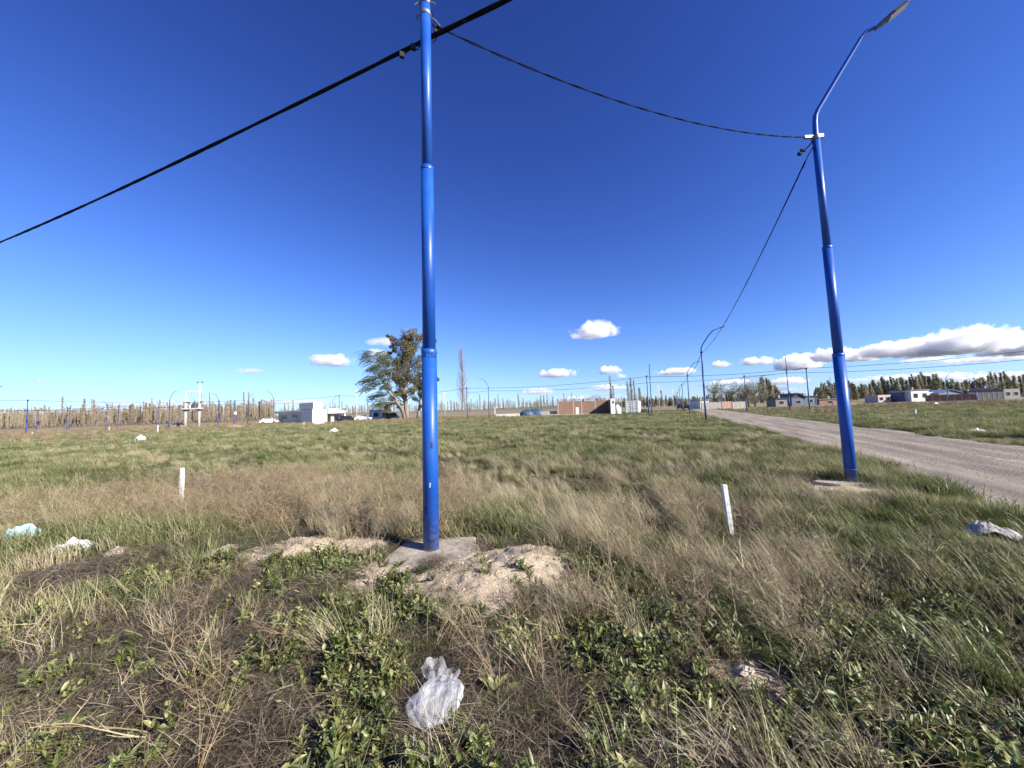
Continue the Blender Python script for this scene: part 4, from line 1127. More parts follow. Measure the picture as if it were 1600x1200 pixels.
def willow():
    d = 95.0; root = empty('willow_tree', H(632, d)); rnd = random.Random(21); sc = d / F
    tr = MB(); lf = MB()
    def w(px, py, dy=0.0): return Vector(((px - 632) * sc, dy, (656 - py) * sc))
    main = [w(632, 660), w(629, 642), w(620, 628), w(608, 612), w(601, 598), w(594, 588), w(586, 578)]
    tr.tube(main, [0.5, 0.42, 0.35, 0.30, 0.24, 0.18, 0.10], 8)
    arms = [[w(601, 598), w(592, 600, -0.5), w(585, 606, -1)], [w(620, 628), w(614, 605, -1.5), w(606, 588, -2), w(600, 572, -2)], [w(608, 612), w(612, 596, -1), w(616, 580, -1.5), w(612, 566, -1)], [w(594, 588), w(600, 575, 0.5), w(602, 562, 1), w(600, 552, 1)], [w(596, 590), w(590, 575), w(585, 562, -1), w(583, 553, -1)],
            [w(608, 612), w(600, 616, 1), w(590, 620, 1.2)], [w(620, 628), w(610, 628, -1), w(602, 632, -1)], [w(604, 604), w(608, 585, 1), w(612, 566, 1.5), w(610, 556, 1.5)], [w(594, 588), w(584, 590, 0.7), w(576, 592, 1)]]
    ends = []
    for a in arms:
        tr.tube(a, [0.14 - 0.03 * i for i in range(len(a))], 6); ends += a[1:]
    for e in ends:
        for _ in range(22):
            st = e + Vector((rnd.uniform(-.9, .9), rnd.uniform(-1.2, 1.2), rnd.uniform(-.5, .9)))
            p = Vector(st); dv = Vector((-0.75, rnd.uniform(-.2, .2), rnd.uniform(0.0, 0.55))); L = rnd.uniform(1.6, 3.4); pts = [p]
            for i in range(7):
                dv = (dv + Vector((-0.07, 0, -0.17))).normalized(); p = p + dv * L / 7; pts.append(p)
            tr.tube(pts[:5], [0.02, 0.018, 0.015, 0.012, 0.01], 3, cap=False)
            for i in range(1, 8):
                for _k in range(5):
                    q = pts[i] + Vector((rnd.uniform(-.15, .15), rnd.uniform(-.15, .15), rnd.uniform(-.12, .12)))
                    a_ = (Vector((-0.9, rnd.uniform(-.3, .3), -0.35 + rnd.uniform(-.25, .25)))).normalized(); b_ = a_.orthogonal().normalized(); b_ = Matrix.Rotation(rnd.uniform(0, 3.1), 3, a_) @ b_
                    lf.add([q, q + a_ * 0.16 + b_ * 0.045, q + a_ * 0.36, q + a_ * 0.16 - b_ * 0.045], [(0, 1, 2, 3)], 0.5 + rnd.uniform(-.25, .25))
    for px, py in [(612, 620), (618, 632), (606, 634), (622, 618)]:
        leafcloud(lf, w(px, py, 0.5), 1.2, 260, 0.13, rnd, 0.55)
    tr.build('trunk', 'bark', root, True); lf.build('crown', 'willow', root)
    tag(root, 'wind-blown willow leaning left with streaming branches, beside the dark eucalyptus', 'tree')
eucalyptus(); willow()

def poplar_mesh(seed, h, spread, twigs, lean, leaves=0, lsize=0.2, tw=0.05):
    """bare or thinly leaved column poplar: trunk mesh, crown mesh"""
    rnd = random.Random(seed); tr = MB(); cr = MB()
    trunk = [Vector((lean * (z / h) ** 1.6 * h, rnd.uniform(-.06, .06), z)) for z in np.linspace(-0.1, h * 0.97, 8)]
    tr.tube(trunk, [h * 0.012 * (1 - 0.11 * i) for i in range(8)], 6)
    for i in range(twigs):
        t = rnd.uniform(0.12, 0.97); k = t * 7; i0 = min(6, int(k)); b = trunk[i0].lerp(trunk[i0 + 1], k - i0)
        an = rnd.uniform(0, 6.28); L = spread * rnd.uniform(1.2, 2.6) * (1.15 - t) + 0.35
        dv = Vector((math.cos(an) * 0.34 + lean * 0.8, math.sin(an) * 0.34, 1)).normalized()
        e = b + dv * L; s = dv.orthogonal().normalized() * tw * rnd.uniform(0.7, 1.3)
        m_ = b.lerp(e, 0.55) + Vector((math.cos(an), math.sin(an), 0)) * 0.12 * L
        s2 = dv.cross(s).normalized() * tw
        cr.add([b + s, b - s, m_ - s * 0.7, m_ + s * 0.7, e], [(0, 1, 2, 3), (3, 2, 4)], rnd.uniform(0.15, 0.85))
        cr.add([b + s2, b - s2, m_ - s2 * 0.7, m_ + s2 * 0.7, e], [(0, 1, 2, 3), (3, 2, 4)], rnd.uniform(0.15, 0.85))
        if leaves:
            for _ in range(leaves):
                q = b.lerp(e, rnd.uniform(0.2, 1)) + Vector((rnd.uniform(-.3, .3), rnd.uniform(-.3, .3), rnd.uniform(-.3, .3)))
                a_ = Vector((rnd.gauss(0, 1), rnd.gauss(0, 1), rnd.gauss(0, 1))).normalized(); b_ = a_.orthogonal().normalized()
                z_ = lsize * rnd.uniform(0.6, 1.4)
                cr.add([q - a_ * z_, q + b_ * z_ * 0.7, q + a_ * z_, q - b_ * z_ * 0.7], [(0, 1, 2, 3)], rnd.uniform(0.2, 0.8))
    return tr, cr
# the tall bare poplar
r_ = empty('bare_poplar', H(724, 84)); hh = ztop(H(724, 84), 541)
tr, cr = poplar_mesh(5, hh, 2.2, 430, -0.012, tw=0.018); tr.build('trunk', 'bark', r_, True); cr.build('crown', leafmat('pale_twig', [(0, (0.34, 0.28, 0.24)), (1, (0.55, 0.47, 0.40))], 0.3, 0.05, 0.8, 0.2, 0.2), r_)
tag(r_, 'tall slender leafless poplar right of the nearest pole', 'tree')

POPB = []
for s in range(7):
    tr, cr = poplar_mesh(100 + s, 14, 1.2, 110, -0.02, tw=0.045, leaves=4 if s % 2 else 2, lsize=0.17)
    POPB.append((tr.mesh('bare_poplar_trunk', 'barkgrey', True), cr.mesh('bare_poplar_crown', 'twig')))
POPD = []
for s in range(6):
    tr, cr = poplar_mesh(200 + s, 15, 1.7, 120, -0.05 - 0.02 * (s % 3), tw=0.06, leaves=6, lsize=0.26)
    POPD.append((tr.mesh('dark_poplar_trunk', 'barkgrey', True), cr.mesh('dark_poplar_crown', 'poplar')))
ROUND = []
for s in range(3):
    rnd = random.Random(300 + s); tr, cr = MB(), MB()
    pts, de = limb_path((0, 0, -0.1), (0, 0, 1), 4, 4, rnd, 0.05); tr.tube(pts, [0.35, 0.3, 0.26, 0.22, 0.18], 6)
    for i in range(34):
        p2, _ = limb_path(pts[rnd.randint(1, 4)], (rnd.uniform(-1, 1), rnd.uniform(-1, 1), rnd.uniform(0.1, 1.1)), rnd.uniform(2.5, 5.0), 5, rnd, 0.2, 0.03)
        tr.tube(p2, [0.1 - 0.016 * q for q in range(6)], 4)
        for q in p2[2:]: leafcloud(cr, q, 0.9, 13, 0.2, rnd, 0.4 + rnd.uniform(-.2, .2))
    ROUND.append((tr.mesh('round_tree_trunk', 'barkgrey', True), cr.mesh('round_tree_crown', 'poplar')))
def plant_tree(kind, p, s, rz, label, group, name):
    root = empty(name, p, rz); root.scale = (s[0], s[0], s[1])
    for nm, me in zip(('trunk', 'crown'), kind):
        o = bpy.data.objects.new(nm, me); COL.objects.link(o); o.parent = root
    tag(root, label, 'tree', group)
rnd = random.Random(77)
# belt of bare poplars on the left: the ones that stand out are trees of their own
hyrow = lambda px: 641 - (px - 800) * math.tan(ROLL)
px = -30.0; k = 0
while px < 425:
    d = rnd.uniform(205, 235)
    plant_tree(POPB[k % 7], H(px, d), (rnd.uniform(.8, 1.3), rnd.choice([0.62, 0.68, 0.72, 0.76, 0.8, 0.84, 0.88, 0.92, 0.96, 1.3]) * rnd.uniform(.92, 1.08)), rnd.uniform(-.6, .6), 'bare poplar in the front row of the belt at the left', 'front row of bare poplars at the left', 'bare_poplar')
    px += rnd.uniform(2.2, 5.0); k += 1
px = 440.0
while px < 900:
    d = rnd.uniform(330, 400)
    if not (640 < px < 690):
        plant_tree(POPB[k % 7], H(px, d), (rnd.uniform(.9, 1.4), rnd.choice([0.7, 0.85, 1.0, 1.2]) * rnd.uniform(.9, 1.1)), rnd.uniform(-.6, .6), 'small bare poplar on the far skyline between white house and brick shell', 'far bare poplars at the middle', 'bare_poplar')
    px += rnd.uniform(3.5, 8.0); k += 1
for px, d, s, lab in [(956, 190, (1.0, 1.35), 'slim greenish poplar rising behind the plaster pier'), (960, 195, (1.0, 0.95), 'lower poplar touching the slim one behind the plaster pier'),
                      (983, 185, (1.1, 1.05), 'first of the poplars rising behind the container'), (988, 185, (1.1, 1.15), 'second poplar rising behind the container'), (993, 188, (1.1, 1.1), 'third poplar rising behind the container'),
                      (1001, 186, (1.4, 0.8), 'low poplar right behind the container'), (1035, 210, (1.3, 0.75), 'dark small poplar right of the two poles by the container')]:
    plant_tree(POPB[k % 7], H(px, d), s, rnd.uniform(-.4, .4), lab, None, 'poplar'); k += 1
# right-hand trees
for px, d, s, lab in [(1117, 135, 1.25, 'pale round tree across the road near its far end'), (1143, 130, 1.1, 'dark round tree second from the road end'), (1170, 128, 1.25, 'dark round tree left of the leaning poplar clump'), (1180, 130, 1.1, 'dark round tree touching the leaning poplar clump'), (1160, 134, 0.9, 'small round tree behind the blue pole across the road')]:
    plant_tree(ROUND[k % 3], H(px, d), (s, s), rnd.uniform(0, 6), lab, None, 'round_tree'); k += 1
for i in range(9):
    plant_tree(POPD[i % 6], H(1190 + i * 4.0 + rnd.uniform(-1, 1), 140 + rnd.uniform(-3, 3)), (0.85, [0.78, 0.92, 0.95, 0.9, 0.86, 0.82, 0.7, 0.6, 0.5][i] * 0.8), rnd.uniform(-.15, .15), 'wind-bent poplar in the dense clump across the road', 'clump of wind-bent poplars', 'poplar')
px = 1282.0
while px < 1635:
    hs = float(np.interp(px, [1282, 1300, 1340, 1365, 1385, 1420, 1445, 1470, 1480, 1530, 1550, 1565, 1600, 1630], [0.6, 0.75, 0.62, 0.75, 0.85, 0.8, 0.98, 0.95, 0.6, 0.62, 0.98, 0.98, 0.72, 0.95])) * rnd.uniform(.86, 1.1)
    plant_tree(POPD[k % 6], H(px, rnd.uniform(196, 212)), (rnd.uniform(.95, 1.25), hs), rnd.uniform(-.3, .3), 'wind-bent dark poplar in the long row behind the houses at right', 'row of wind-bent poplars at the right', 'poplar')
    px += rnd.uniform(3.5, 6.0) * (1.6 if px > 1475 else 1); k += 1
# far woods that read as one mass
def far_wood(name, px0, px1, d0_, d1_, n, hmin, hmax, mat, label, seed, leafy):
    rnd = random.Random(seed); mb = MB()
    for i in range(n):
        b = H(rnd.uniform(px0, px1), rnd.uniform(d0_, d1_)); h = rnd.uniform(hmin, hmax); r = h * 0.09
        mb.tube([b - Vector((0, 0, 0.2)), b + Vector((0, 0, h * 0.9))], [h * 0.010, h * 0.004], 3, rnd.uniform(0.3, 0.8), False)
        for q in range(34 if not leafy else 40):
            z = rnd.uniform(0.1, 1.0); an = rnd.uniform(0, 6.28); rr = r * (1.25 - z) * rnd.uniform(0.3, 1.5)
            p = b + Vector((math.cos(an) * rr, math.sin(an) * rr, z * h)); s = rnd.uniform(0.5, 1.0) * (1.4 if leafy else 1)
            ww = (0.10 if not leafy else 0.35)
            mb.add([p + Vector((-ww, 0, 0)), p + Vector((ww, 0, 0)), p + Vector((-0.1 + rnd.uniform(-.3, .3), 0, s * 1.8))], [(0, 1, 2)], rnd.uniform(0.1, 0.8))
            mb.add([p + Vector((0, -ww, 0)), p + Vector((0, ww, 0)), p + Vector((rnd.uniform(-.3, .3), -0.1, s * 1.8))], [(0, 1, 2)], rnd.uniform(0.1, 0.8))
    o = mb.build(name, mat); tag(o, label, 'trees', None, 'stuff')
far_wood('poplar_belt', -60, 430, 235, 300, 1250, 7, 13.5, 'twig', 'dense bare poplar belt filling the left skyline', 1, False)
far_wood('far_poplar_wood', 430, 1010, 400, 520, 700, 8, 15, 'twig', 'far hazy bare woodland along the middle skyline', 2, False)
far_wood('dark_poplar_wood', 1270, 1680, 215, 260, 150, 7, 11.5, 'poplar', 'dark poplar wood behind the row at the right', 3, True)
far_wood('far_scrub', 900, 1300, 300, 420, 260, 3, 9, 'poplar', 'low dark scrub beyond the end of the road', 4, True)

# ------------------------------------------------------------------ scattered vegetation
def protos(name, builders, mat):
    c = bpy.data.collections.new(name)
    for i, mb in enumerate(builders):
        o = bpy.data.objects.new('%s_%02d' % (name, i), mb.mesh(name, mat)); c.objects.link(o)
    return c, len(builders)
def scatter(name, col, pts, rot, scl, label, cat):
    c, n = col
    me = bpy.data.meshes.new(name); me.from_pydata(pts.tolist(), [], []); me.update()
    k = len(pts)
    a = me.attributes.new('idx', 'INT', 'POINT'); a.data.foreach_set('value', RNG.integers(0, n, k).astype(np.int32))
    a = me.attributes.new('rot', 'FLOAT_VECTOR', 'POINT'); a.data.foreach_set('vector', rot.astype(np.float32).ravel())
    a = me.attributes.new('scl', 'FLOAT_VECTOR', 'POINT'); a.data.foreach_set('vector', scl.astype(np.float32).ravel())
    o = bpy.data.objects.new(name, me); COL.objects.link(o)
    ng = bpy.data.node_groups.new(name + '_scatter', 'GeometryNodeTree')
    ng.interface.new_socket('Geometry', in_out='INPUT', socket_type='NodeSocketGeometry')
    ng.interface.new_socket('Geometry', in_out='OUTPUT', socket_type='NodeSocketGeometry')
    gi = ng.nodes.new('NodeGroupInput'); go = ng.nodes.new('NodeGroupOutput')
    ip = ng.nodes.new('GeometryNodeInstanceOnPoints'); ci = ng.nodes.new('GeometryNodeCollectionInfo')
    ci.inputs['Collection'].default_value = c; ci.inputs['Separate Children'].default_value = True; ci.inputs['Reset Children'].default_value = True
    ip.inputs['Pick Instance'].default_value = True
    def na(nm, dt):
        q = ng.nodes.new('GeometryNodeInputNamedAttribute'); q.data_type = dt; q.inputs['Name'].default_value = nm; return q
    L = ng.links.new
    L(gi.outputs[0], ip.inputs['Points']); L(ci.outputs[0], ip.inputs['Instance'])
    L(na('idx', 'INT').outputs['Attribute'], ip.inputs['Instance Index'])
    L(na('rot', 'FLOAT_VECTOR').outputs['Attribute'], ip.inputs['Rotation'])
    L(na('scl', 'FLOAT_VECTOR').outputs['Attribute'], ip.inputs['Scale'])
    L(ip.outputs[0], go.inputs[0])
    md = o.modifiers.new('scatter', 'NODES'); md.node_group = ng
    tag(o, label, cat, None, 'stuff')
    print('scatter', name, k)
    return o
def wedge(n, r0, r1, half=64.0, power=1.0):
    """random ground points in front of the camera, uniform per area when power = 1"""
    u = RNG.random(n)
    r = (r0 ** 2 + u ** power * (r1 ** 2 - r0 ** 2)) ** 0.5
    a = np.radians(RNG.uniform(-half, half, n))
    return r * np.sin(a), r * np.cos(a), r
def off_road(x, y, m=0.0):
    o = road_off(x, y); e0, e1 = road_edges(x * RD.x + y * RD.y)
    return (o < e0 - m) | (o > e1 + m)
def off_slab(x, y): return ((x - POLE.x) ** 2 / 0.16 + (y - POLE.y + 0.02) ** 2 / 0.05) > 1
def finish(x, y, keep, smin, smax, yaw=(-3.14, 3.14), tilt=0.12, zs=1.0, sink=0.01, smul=None):
    x, y = x[keep], y[keep]; n = len(x)
    z = gz(x, y) - sink
    rot = np.stack([RNG.normal(0, tilt, n), RNG.normal(0, tilt, n), RNG.uniform(yaw[0], yaw[1], n)], -1)
    s = RNG.uniform(smin, smax, n)
    if smul is not None: s = s * smul[keep]
    scl = np.stack([s, s, s * zs * RNG.uniform(0.85, 1.15, n)], -1)
    return np.stack([x, y, z], -1), rot, scl
U = lambda n: RNG.random(n)
WIND = math.pi - 0.15     # grass bends to the left
def tuft(seed, n, h, wid, spread, wind, tone, tv=0.2, seg=3, bend=(0.5, 1.3)):
    r = random.Random(seed); mb = MB()
    for _ in range(n):
        a = r.uniform(0, 6.28); rr = spread * r.random() ** 0.6
        az = r.uniform(0, 6.28)
        if r.random() < wind: az = WIND + r.gauss(0, 0.55)
        mb.blade((math.cos(a) * rr, math.sin(a) * rr, 0), az, h * r.uniform(0.5, 1.15), r.uniform(0.02, 0.4), r.uniform(*bend), wid * r.uniform(0.7, 1.3), seg, tone + r.uniform(-tv, tv), r.uniform(-.6, .6))
    return mb
# prototypes
C_GREEN = protos('green_grass_tuft', [tuft(i, 26, 0.13, 0.0042, 0.06, 0.45, 0.4, 0.3) for i in range(6)], 'lush')
C_FIELD = protos('field_grass_tuft', [tuft(20 + i, 46, 0.22, 0.0065, 0.12, 0.65, 0.42 + 0.05 * (i % 3), 0.26, 3, (0.7, 1.5)) for i in range(8)], 'grass')
C_FAR = protos('far_grass_tuft', [tuft(40 + i, 42, 0.30, 0.020, 0.30, 0.65, 0.42 + 0.05 * (i % 3), 0.25, 2, (0.7, 1.4)) for i in range(6)], 'grass')
C_STRAW = protos('straw_tuft', [tuft(60 + i, 44, 0.40, 0.0033, 0.09, 0.75, 0.55, 0.3, 5, (0.7, 1.75)) for i in range(8)], 'straw')
C_FSTRAW = protos('field_straw_tuft', [tuft(120 + i, 34, 0.27, 0.0060, 0.10, 0.7, 0.5, 0.3, 3, (0.6, 1.5)) for i in range(6)], 'straw')
C_LONG = protos('long_green_tuft', [tuft(80 + i, 34, 0.36, 0.0055, 0.08, 0.8, 0.55, 0.35, 5, (0.9, 1.9)) for i in range(6)], 'lush')
def rosette(seed, n, L, wid, up=(0.5, 1.15), tone=0.5):
    r = random.Random(seed); mb = MB()
    for i in range(n):
        az = i * 2.4 + r.uniform(-.4, .4); k = i / n
        mb.leaf((math.cos(az) * 0.008, math.sin(az) * 0.008, 0), az, L * r.uniform(0.6, 1.1) * (1 - 0.35 * k), up[1] * (1 - k) * r.uniform(.8, 1.1) + up[0] * k * 0.6, up[1] * (1.35 - 0.5 * k) * r.uniform(.9, 1.15), wid * r.uniform(.75, 1.2), 4, tone + r.uniform(-.3, .3), r.uniform(.1, .5), 0.06, r.uniform(-.5, .5))
    return mb
def leafy(seed):
    r = random.Random(seed); mb = MB()
    for s in range(r.randint(2, 5)):
        az = r.uniform(0, 6.28); H_ = r.uniform(0.05, 0.17); tilt = r.uniform(0, 0.6)
        d = Vector((math.cos(az) * math.sin(tilt), math.sin(az) * math.sin(tilt), math.cos(tilt)))
        mb.tube([(0, 0, -0.01), d * H_], [0.0022, 0.0012], 3, 0.55, False)
        for k in range(r.randint(7, 11)):
            t = r.uniform(0.15, 1); la = k * 2.4 + r.uniform(-.5, .5)
            mb.leaf(d * H_ * t, la, r.uniform(0.03, 0.075) * (0.7 if seed % 3 == 0 else 1), r.uniform(0.3, 1.0), r.uniform(0.9, 1.9), r.uniform(0.010, 0.020) * (0.55 if seed % 3 == 1 else 1), 3, (0.95 if r.random() < .12 else 0.45) + r.uniform(-.3, .3), r.uniform(.1, .5))
    return mb
C_ROS = protos('weed_rosette', [rosette(i, 8 + i % 7, 0.08 + 0.015 * (i % 4), 0.016 + 0.008 * (i % 3)) for i in range(10)], 'leaf')
C_LEAFY = protos('leafy_weed', [leafy(i) for i in range(14)], 'leaf')
def litter(seed, n=34):
    r = random.Random(seed); mb = MB()
    for _ in range(n):
        p = (r.gauss(0, .08), r.gauss(0, .08), r.uniform(0.0, 0.03)); az = r.uniform(0, 6.28)
        mb.blade(p, az, r.uniform(0.05, 0.2), r.uniform(1.25, 1.6), r.uniform(1.35, 1.75), r.uniform(0.002, 0.0042), 3, r.uniform(0.1, 0.95), r.uniform(-.5, .5))
    return mb
C_LIT = protos('dry_litter', [litter(i) for i in range(8)], 'litter')
def stalkplant(seed, h=0.55, stems=4, lean=0.25, rad=0.0028, sub=5, tw=4):
    """branching dry weed skeleton"""
    r = random.Random(seed); mb = MB()
    for s in range(stems):
        az = r.uniform(0, 6.28)
        d = Vector((math.cos(az) * lean - 0.12, math.sin(az) * lean, 1))
        pts, de = limb_path((r.uniform(-.03, .03), r.uniform(-.03, .03), -0.01), d, h * r.uniform(.6, 1.15), 7, r, 0.10)
        to = r.uniform(.2, .9)
        mb.tube(pts, [rad * (1 - 0.11 * i) for i in range(8)], 3, to, False)
        for b in range(sub):
            q = pts[r.randint(2, 7)]; a2 = r.uniform(0, 6.28)
            p2, d2 = limb_path(q, (math.cos(a2) * .8, math.sin(a2) * .8, r.uniform(.3, 1.0)), h * r.uniform(.15, .4), 4, r, 0.16)
            mb.tube(p2, [rad * .6 * (1 - .18 * i) for i in range(5)], 3, to + r.uniform(-.2, .2), False)
            for t in range(tw):
                q2 = p2[r.randint(1, 4)]; a3 = r.uniform(0, 6.28)
                p3, _ = limb_path(q2, (math.cos(a3), math.sin(a3), r.uniform(0, .9)), h * r.uniform(.05, .13), 2, r, 0.2)
                mb.tube(p3, [rad * .38, rad * .3, rad * .2], 3, to + r.uniform(-.2, .2), False)
    return mb
C_STALK = protos('dry_stalks', [stalkplant(i, 0.5, 4, 0.3, 0.0024, 5, 4) for i in range(8)], 'stalk')
C_BRUSH = protos('dry_brush', [tuft(140 + i, 60, 0.7, 0.022, 0.35, 0.4, 0.5, 0.4, 2, (0.1, 0.9)) for i in range(5)], 'brush')

def zones(x, y):
    z = gz(x, y); px, py = projv(x, y, z)
    return px, py, sand_mask(x, y)
def bumpz(a, b, c, d, v): return sstep(a, b, v) * (1 - sstep(c, d, v))

# things that must stay in view: keep tall plants off them and off the ground just in front
CLEAR = [(G(672, 868), .42), (G(690, 885), .30), (G(625, 878), .22), (G(735, 862), .25), (G(676, 1110), .17), (G(676, 1160), .13), (G(35, 850), .24), (G(35, 880), .2), (G(112, 862), .17), (G(112, 885), .14), (G(35, 915), .25), (G(112, 915), .2), (G(35, 955), .2), (G(1540, 905), .2), (G(1545, 838), .26), (G(1540, 870), .22), (G(283, 800), .10), (G(285, 815), .1), (G(1143, 838), .09), (G(1315, 765), .5), (G(1290, 775), .3), (G(88, 1150), .15), (G(62, 1062), .13)]
def clear(x, y):
    k = np.ones(len(x), bool)
    for c, r_ in CLEAR: k &= ((x - c.x) ** 2 + (y - c.y) ** 2) > r_ * r_
    return k
def brown_zone(x, y, px, py):
    a = bumpz(-400, -250, 330, 520, px + 170 * (fbm(x * 1.3, y * 1.3, 51) - .5)) * bumpz(870, 930, 1130, 1260, py + 120 * (fbm(x * 1.7, y * 1.7, 52) - .5))
    b = bumpz(860, 950, 1180, 1300, px + 200 * (fbm(x * 2.1, y * 2.1, 54) - .5)) * sstep(1060, 1120, py + 160 * (fbm(x * 2.3, y * 2.3, 55) - .5)) * .45
    c = sstep(.62, .74, fbm(x * 1.9, y * 1.9, 56, 3)) * .8
    return np.maximum.reduce([a, b, c])
# 1 short green grass among the weeds close by
x, y, r = wedge(26000, 0.8, 7.5); px, py, sd = zones(x, y)
bz = brown_zone(x, y, px, py); pat = sstep(0.40, 0.60, fbm(x * 1.8, y * 1.8, 53))
keep = off_road(x, y, -0.3 + 0) & clear(x, y) & (U(len(x)) < (0.08 + 0.7 * pat) * (1 - 0.85 * bz) * (1 - 0.94 * sd))
scatter('green_grass', C_GREEN, *finish(x, y, keep, 0.45, 1.05, zs=0.9), 'short green grass between the weeds in the foreground', 'grass')
# 2 field grass
x, y, r = wedge(80000, 3.9, 30.0, power=1.45); px, py, sd = zones(x, y)
hum = fbm(x * 1.1, y * 0.8, 61, 3); fine = fbm(x * 2.6, y * 2.6, 64, 2)
leftdry = bumpz(-400, -200, 470, 560, px) * (1 - sstep(6.0, 7.6, r))
keep = off_road(x, y, -0.28 + .5 * (fine - .5)) & clear(x, y) & (U(len(x)) < sstep(3.9, 5.6, r) * (0.22 + 1.3 * sstep(.35, .62, hum)) * (.35 + .9 * sstep(.3, .55, fine)) * (1 - .9 * sd) * (1 - .72 * leftdry))
scatter('field_grass', C_FIELD, *finish(x, y, keep, 0.5, 1.1, (-1.0, 1.0), smul=0.45 + 1.1 * sstep(.28, .72, hum)), 'wind-combed green and straw field grass of the middle distance', 'grass')
# 2b straw tufts through the field
x, y, r = wedge(34000, 6.0, 34.0, power=1.3); px, py, sd = zones(x, y)
hum = fbm(x * 0.8 + 7, y * 0.55, 65, 3)
keep = off_road(x, y, 0.1) & (U(len(x)) < sstep(.50, .70, hum) * .55)
scatter('straw_tufts', C_FSTRAW, *finish(x, y, keep, 0.55, 1.15, (-.8, .8)), 'pale straw tufts dotted through the green field', 'grass')
# 3 far field
x, y, r = wedge(52000, 26.0, 125.0, 60, power=1.5); px, py, sd = zones(x, y)
hum = fbm(x * 0.35, y * 0.35, 63, 3)
dryf = sstep(45, 75, r) * sstep(-150, 700, 700 - px)
keep = off_road(x, y, 0.0) & (U(len(x)) < sstep(24, 32, r) * (0.3 + 1.1 * sstep(.35, .62, hum)) * (1 - .75 * dryf))
scatter('far_field_grass', C_FAR, *finish(x, y, keep, 0.5, 1.1, (-.8, .8), smul=0.5 + 0.8 * hum), 'distant field grass reaching to the houses and poplars', 'grass')
# 4 straw-coloured tall grass
x, y, r = wedge(34000, 1.3, 11.0); px, py, sd = zones(x, y)
nn = fbm(x * 1.5, y * 1.5, 71, 3)
right = bumpz(800, 900, 1230, 1420, px + (py - 850) * 0.4) * bumpz(740, 800, 985, 1120, py)
band = bumpz(470, 530, 760, 900, px) * bumpz(745, 775, 830, 850, py)
farb = bumpz(680, 800, 1300, 1450, px) * bumpz(690, 715, 760, 820, py) * 0.35
lft = bumpz(-200, -100, 480, 560, px) * bumpz(715, 740, 785, 815, py) * 0.16
fore = sstep(880, 1000, py) * (.014 + .13 * sstep(900, 1100, px) * sstep(.47, .6, nn))
dens = np.maximum.reduce([right * (0.02 + 1.0 * sstep(.47, .58, nn)), band * (0.05 + .6 * sstep(.45, .6, nn)), farb * sstep(.45, .65, nn), lft, fore])
keep = off_road(x, y, 0.1) & clear(x, y) & (U(len(x)) < dens * (1 - .85 * sd) * 0.5)
scatter('straw_grass', C_STRAW, *finish(x, y, keep, 0.55, 1.15, (-.9, .9)), 'tall straw-coloured grass bent by the wind', 'grass')
# 5 long green blown grass on the right
x, y, r = wedge(24000, 1.2, 13.0); px, py, sd = zones(x, y)
nn = fbm(x * 1.3, y * 1.3, 73, 3)
dens = np.maximum(sstep(980, 1180, px) * bumpz(690, 740, 1040, 1260, py) * (.05 + .8 * sstep(.42, .6, nn)), bumpz(700, 820, 1200, 1500, px) * bumpz(740, 800, 900, 1000, py) * .2)
keep = off_road(x, y, 0.05) & clear(x, y) & (U(len(x)) < dens * (1 - .85 * sd) * 0.42)
scatter('blown_grass', C_LONG, *finish(x, y, keep, 0.5, 1.05, (-.8, .8)), 'long green grass flattened by wind at the right', 'grass')
# 6 broad-leaved weeds close by
x, y, r = wedge(19000, 0.8, 5.0); px, py, sd = zones(x, y)
bz = brown_zone(x, y, px, py); nn = fbm(x * 2.4, y * 2.4, 75, 3)
keep = clear(x, y) & (U(len(x)) < sstep(.36, .52, nn) * (1 - .9 * bz) * (1 - .95 * sd) * sstep(840, 900, py) * 0.95)
scatter('leafy_weeds', C_LEAFY, *finish(x, y, keep, 0.35, 1.05, tilt=.3, smul=.7 + .6 * fbm(x * 3, y * 3, 91)), 'small upright leafy weeds covering the foreground', 'weeds')
x, y, r = wedge(10000, 0.8, 5.2); px, py, sd = zones(x, y)
bz = brown_zone(x, y, px, py); nn = fbm(x * 1.8, y * 1.8, 77, 3)
keep = clear(x, y) & (U(len(x)) < sstep(.42, .60, nn) * (1 - .8 * bz) * (1 - .93 * sd) * sstep(820, 880, py) * 0.95)
scatter('small_rosettes', C_ROS, *finish(x, y, keep, 0.4, 1.05, tilt=.2), 'small green leaf rosettes strewn over the foreground', 'weeds')
# 7 dry litter on the soil
x, y, r = wedge(19000, 0.7, 6.0); px, py, sd = zones(x, y)
keep = off_slab(x, y) & (U(len(x)) < (1 - .95 * sd) * sstep(760, 840, py) * .8)
scatter('dry_litter', C_LIT, *finish(x, y, keep, 0.6, 1.25, sink=0.0, tilt=.2), 'brown mat of dead grass and straw on the soil', 'dead grass')
# 8 thicket of dry weed stalks
x, y, r = wedge(22000, 1.2, 11.0); px, py, sd = zones(x, y)
nn = fbm(x * 1.2, y * 1.2, 79, 3)
dens = np.maximum.reduce([bumpz(-300, -200, 440, 540, px) * bumpz(728, 752, 812, 850, py) * (.35 + .65 * sstep(.4, .6, nn)), bumpz(480, 560, 700, 760, px) * bumpz(740, 780, 835, 855, py) * .6,
                          bumpz(820, 1000, 1300, 1450, px) * bumpz(830, 880, 1050, 1150, py) * .14, bumpz(840, 960, 1250, 1350, px) * bumpz(740, 770, 860, 900, py) * .12, sstep(850, 900, py) * 0.045 + 0 * px])
keep = off_road(x, y, .1) & clear(x, y) & (U(len(x)) < dens * 0.62)
scatter('dry_weed_thicket', C_STALK, *finish(x, y, keep, 0.55, 1.15, tilt=.3), 'thicket of dead brown weed stalks in front of the green field', 'dead weeds')
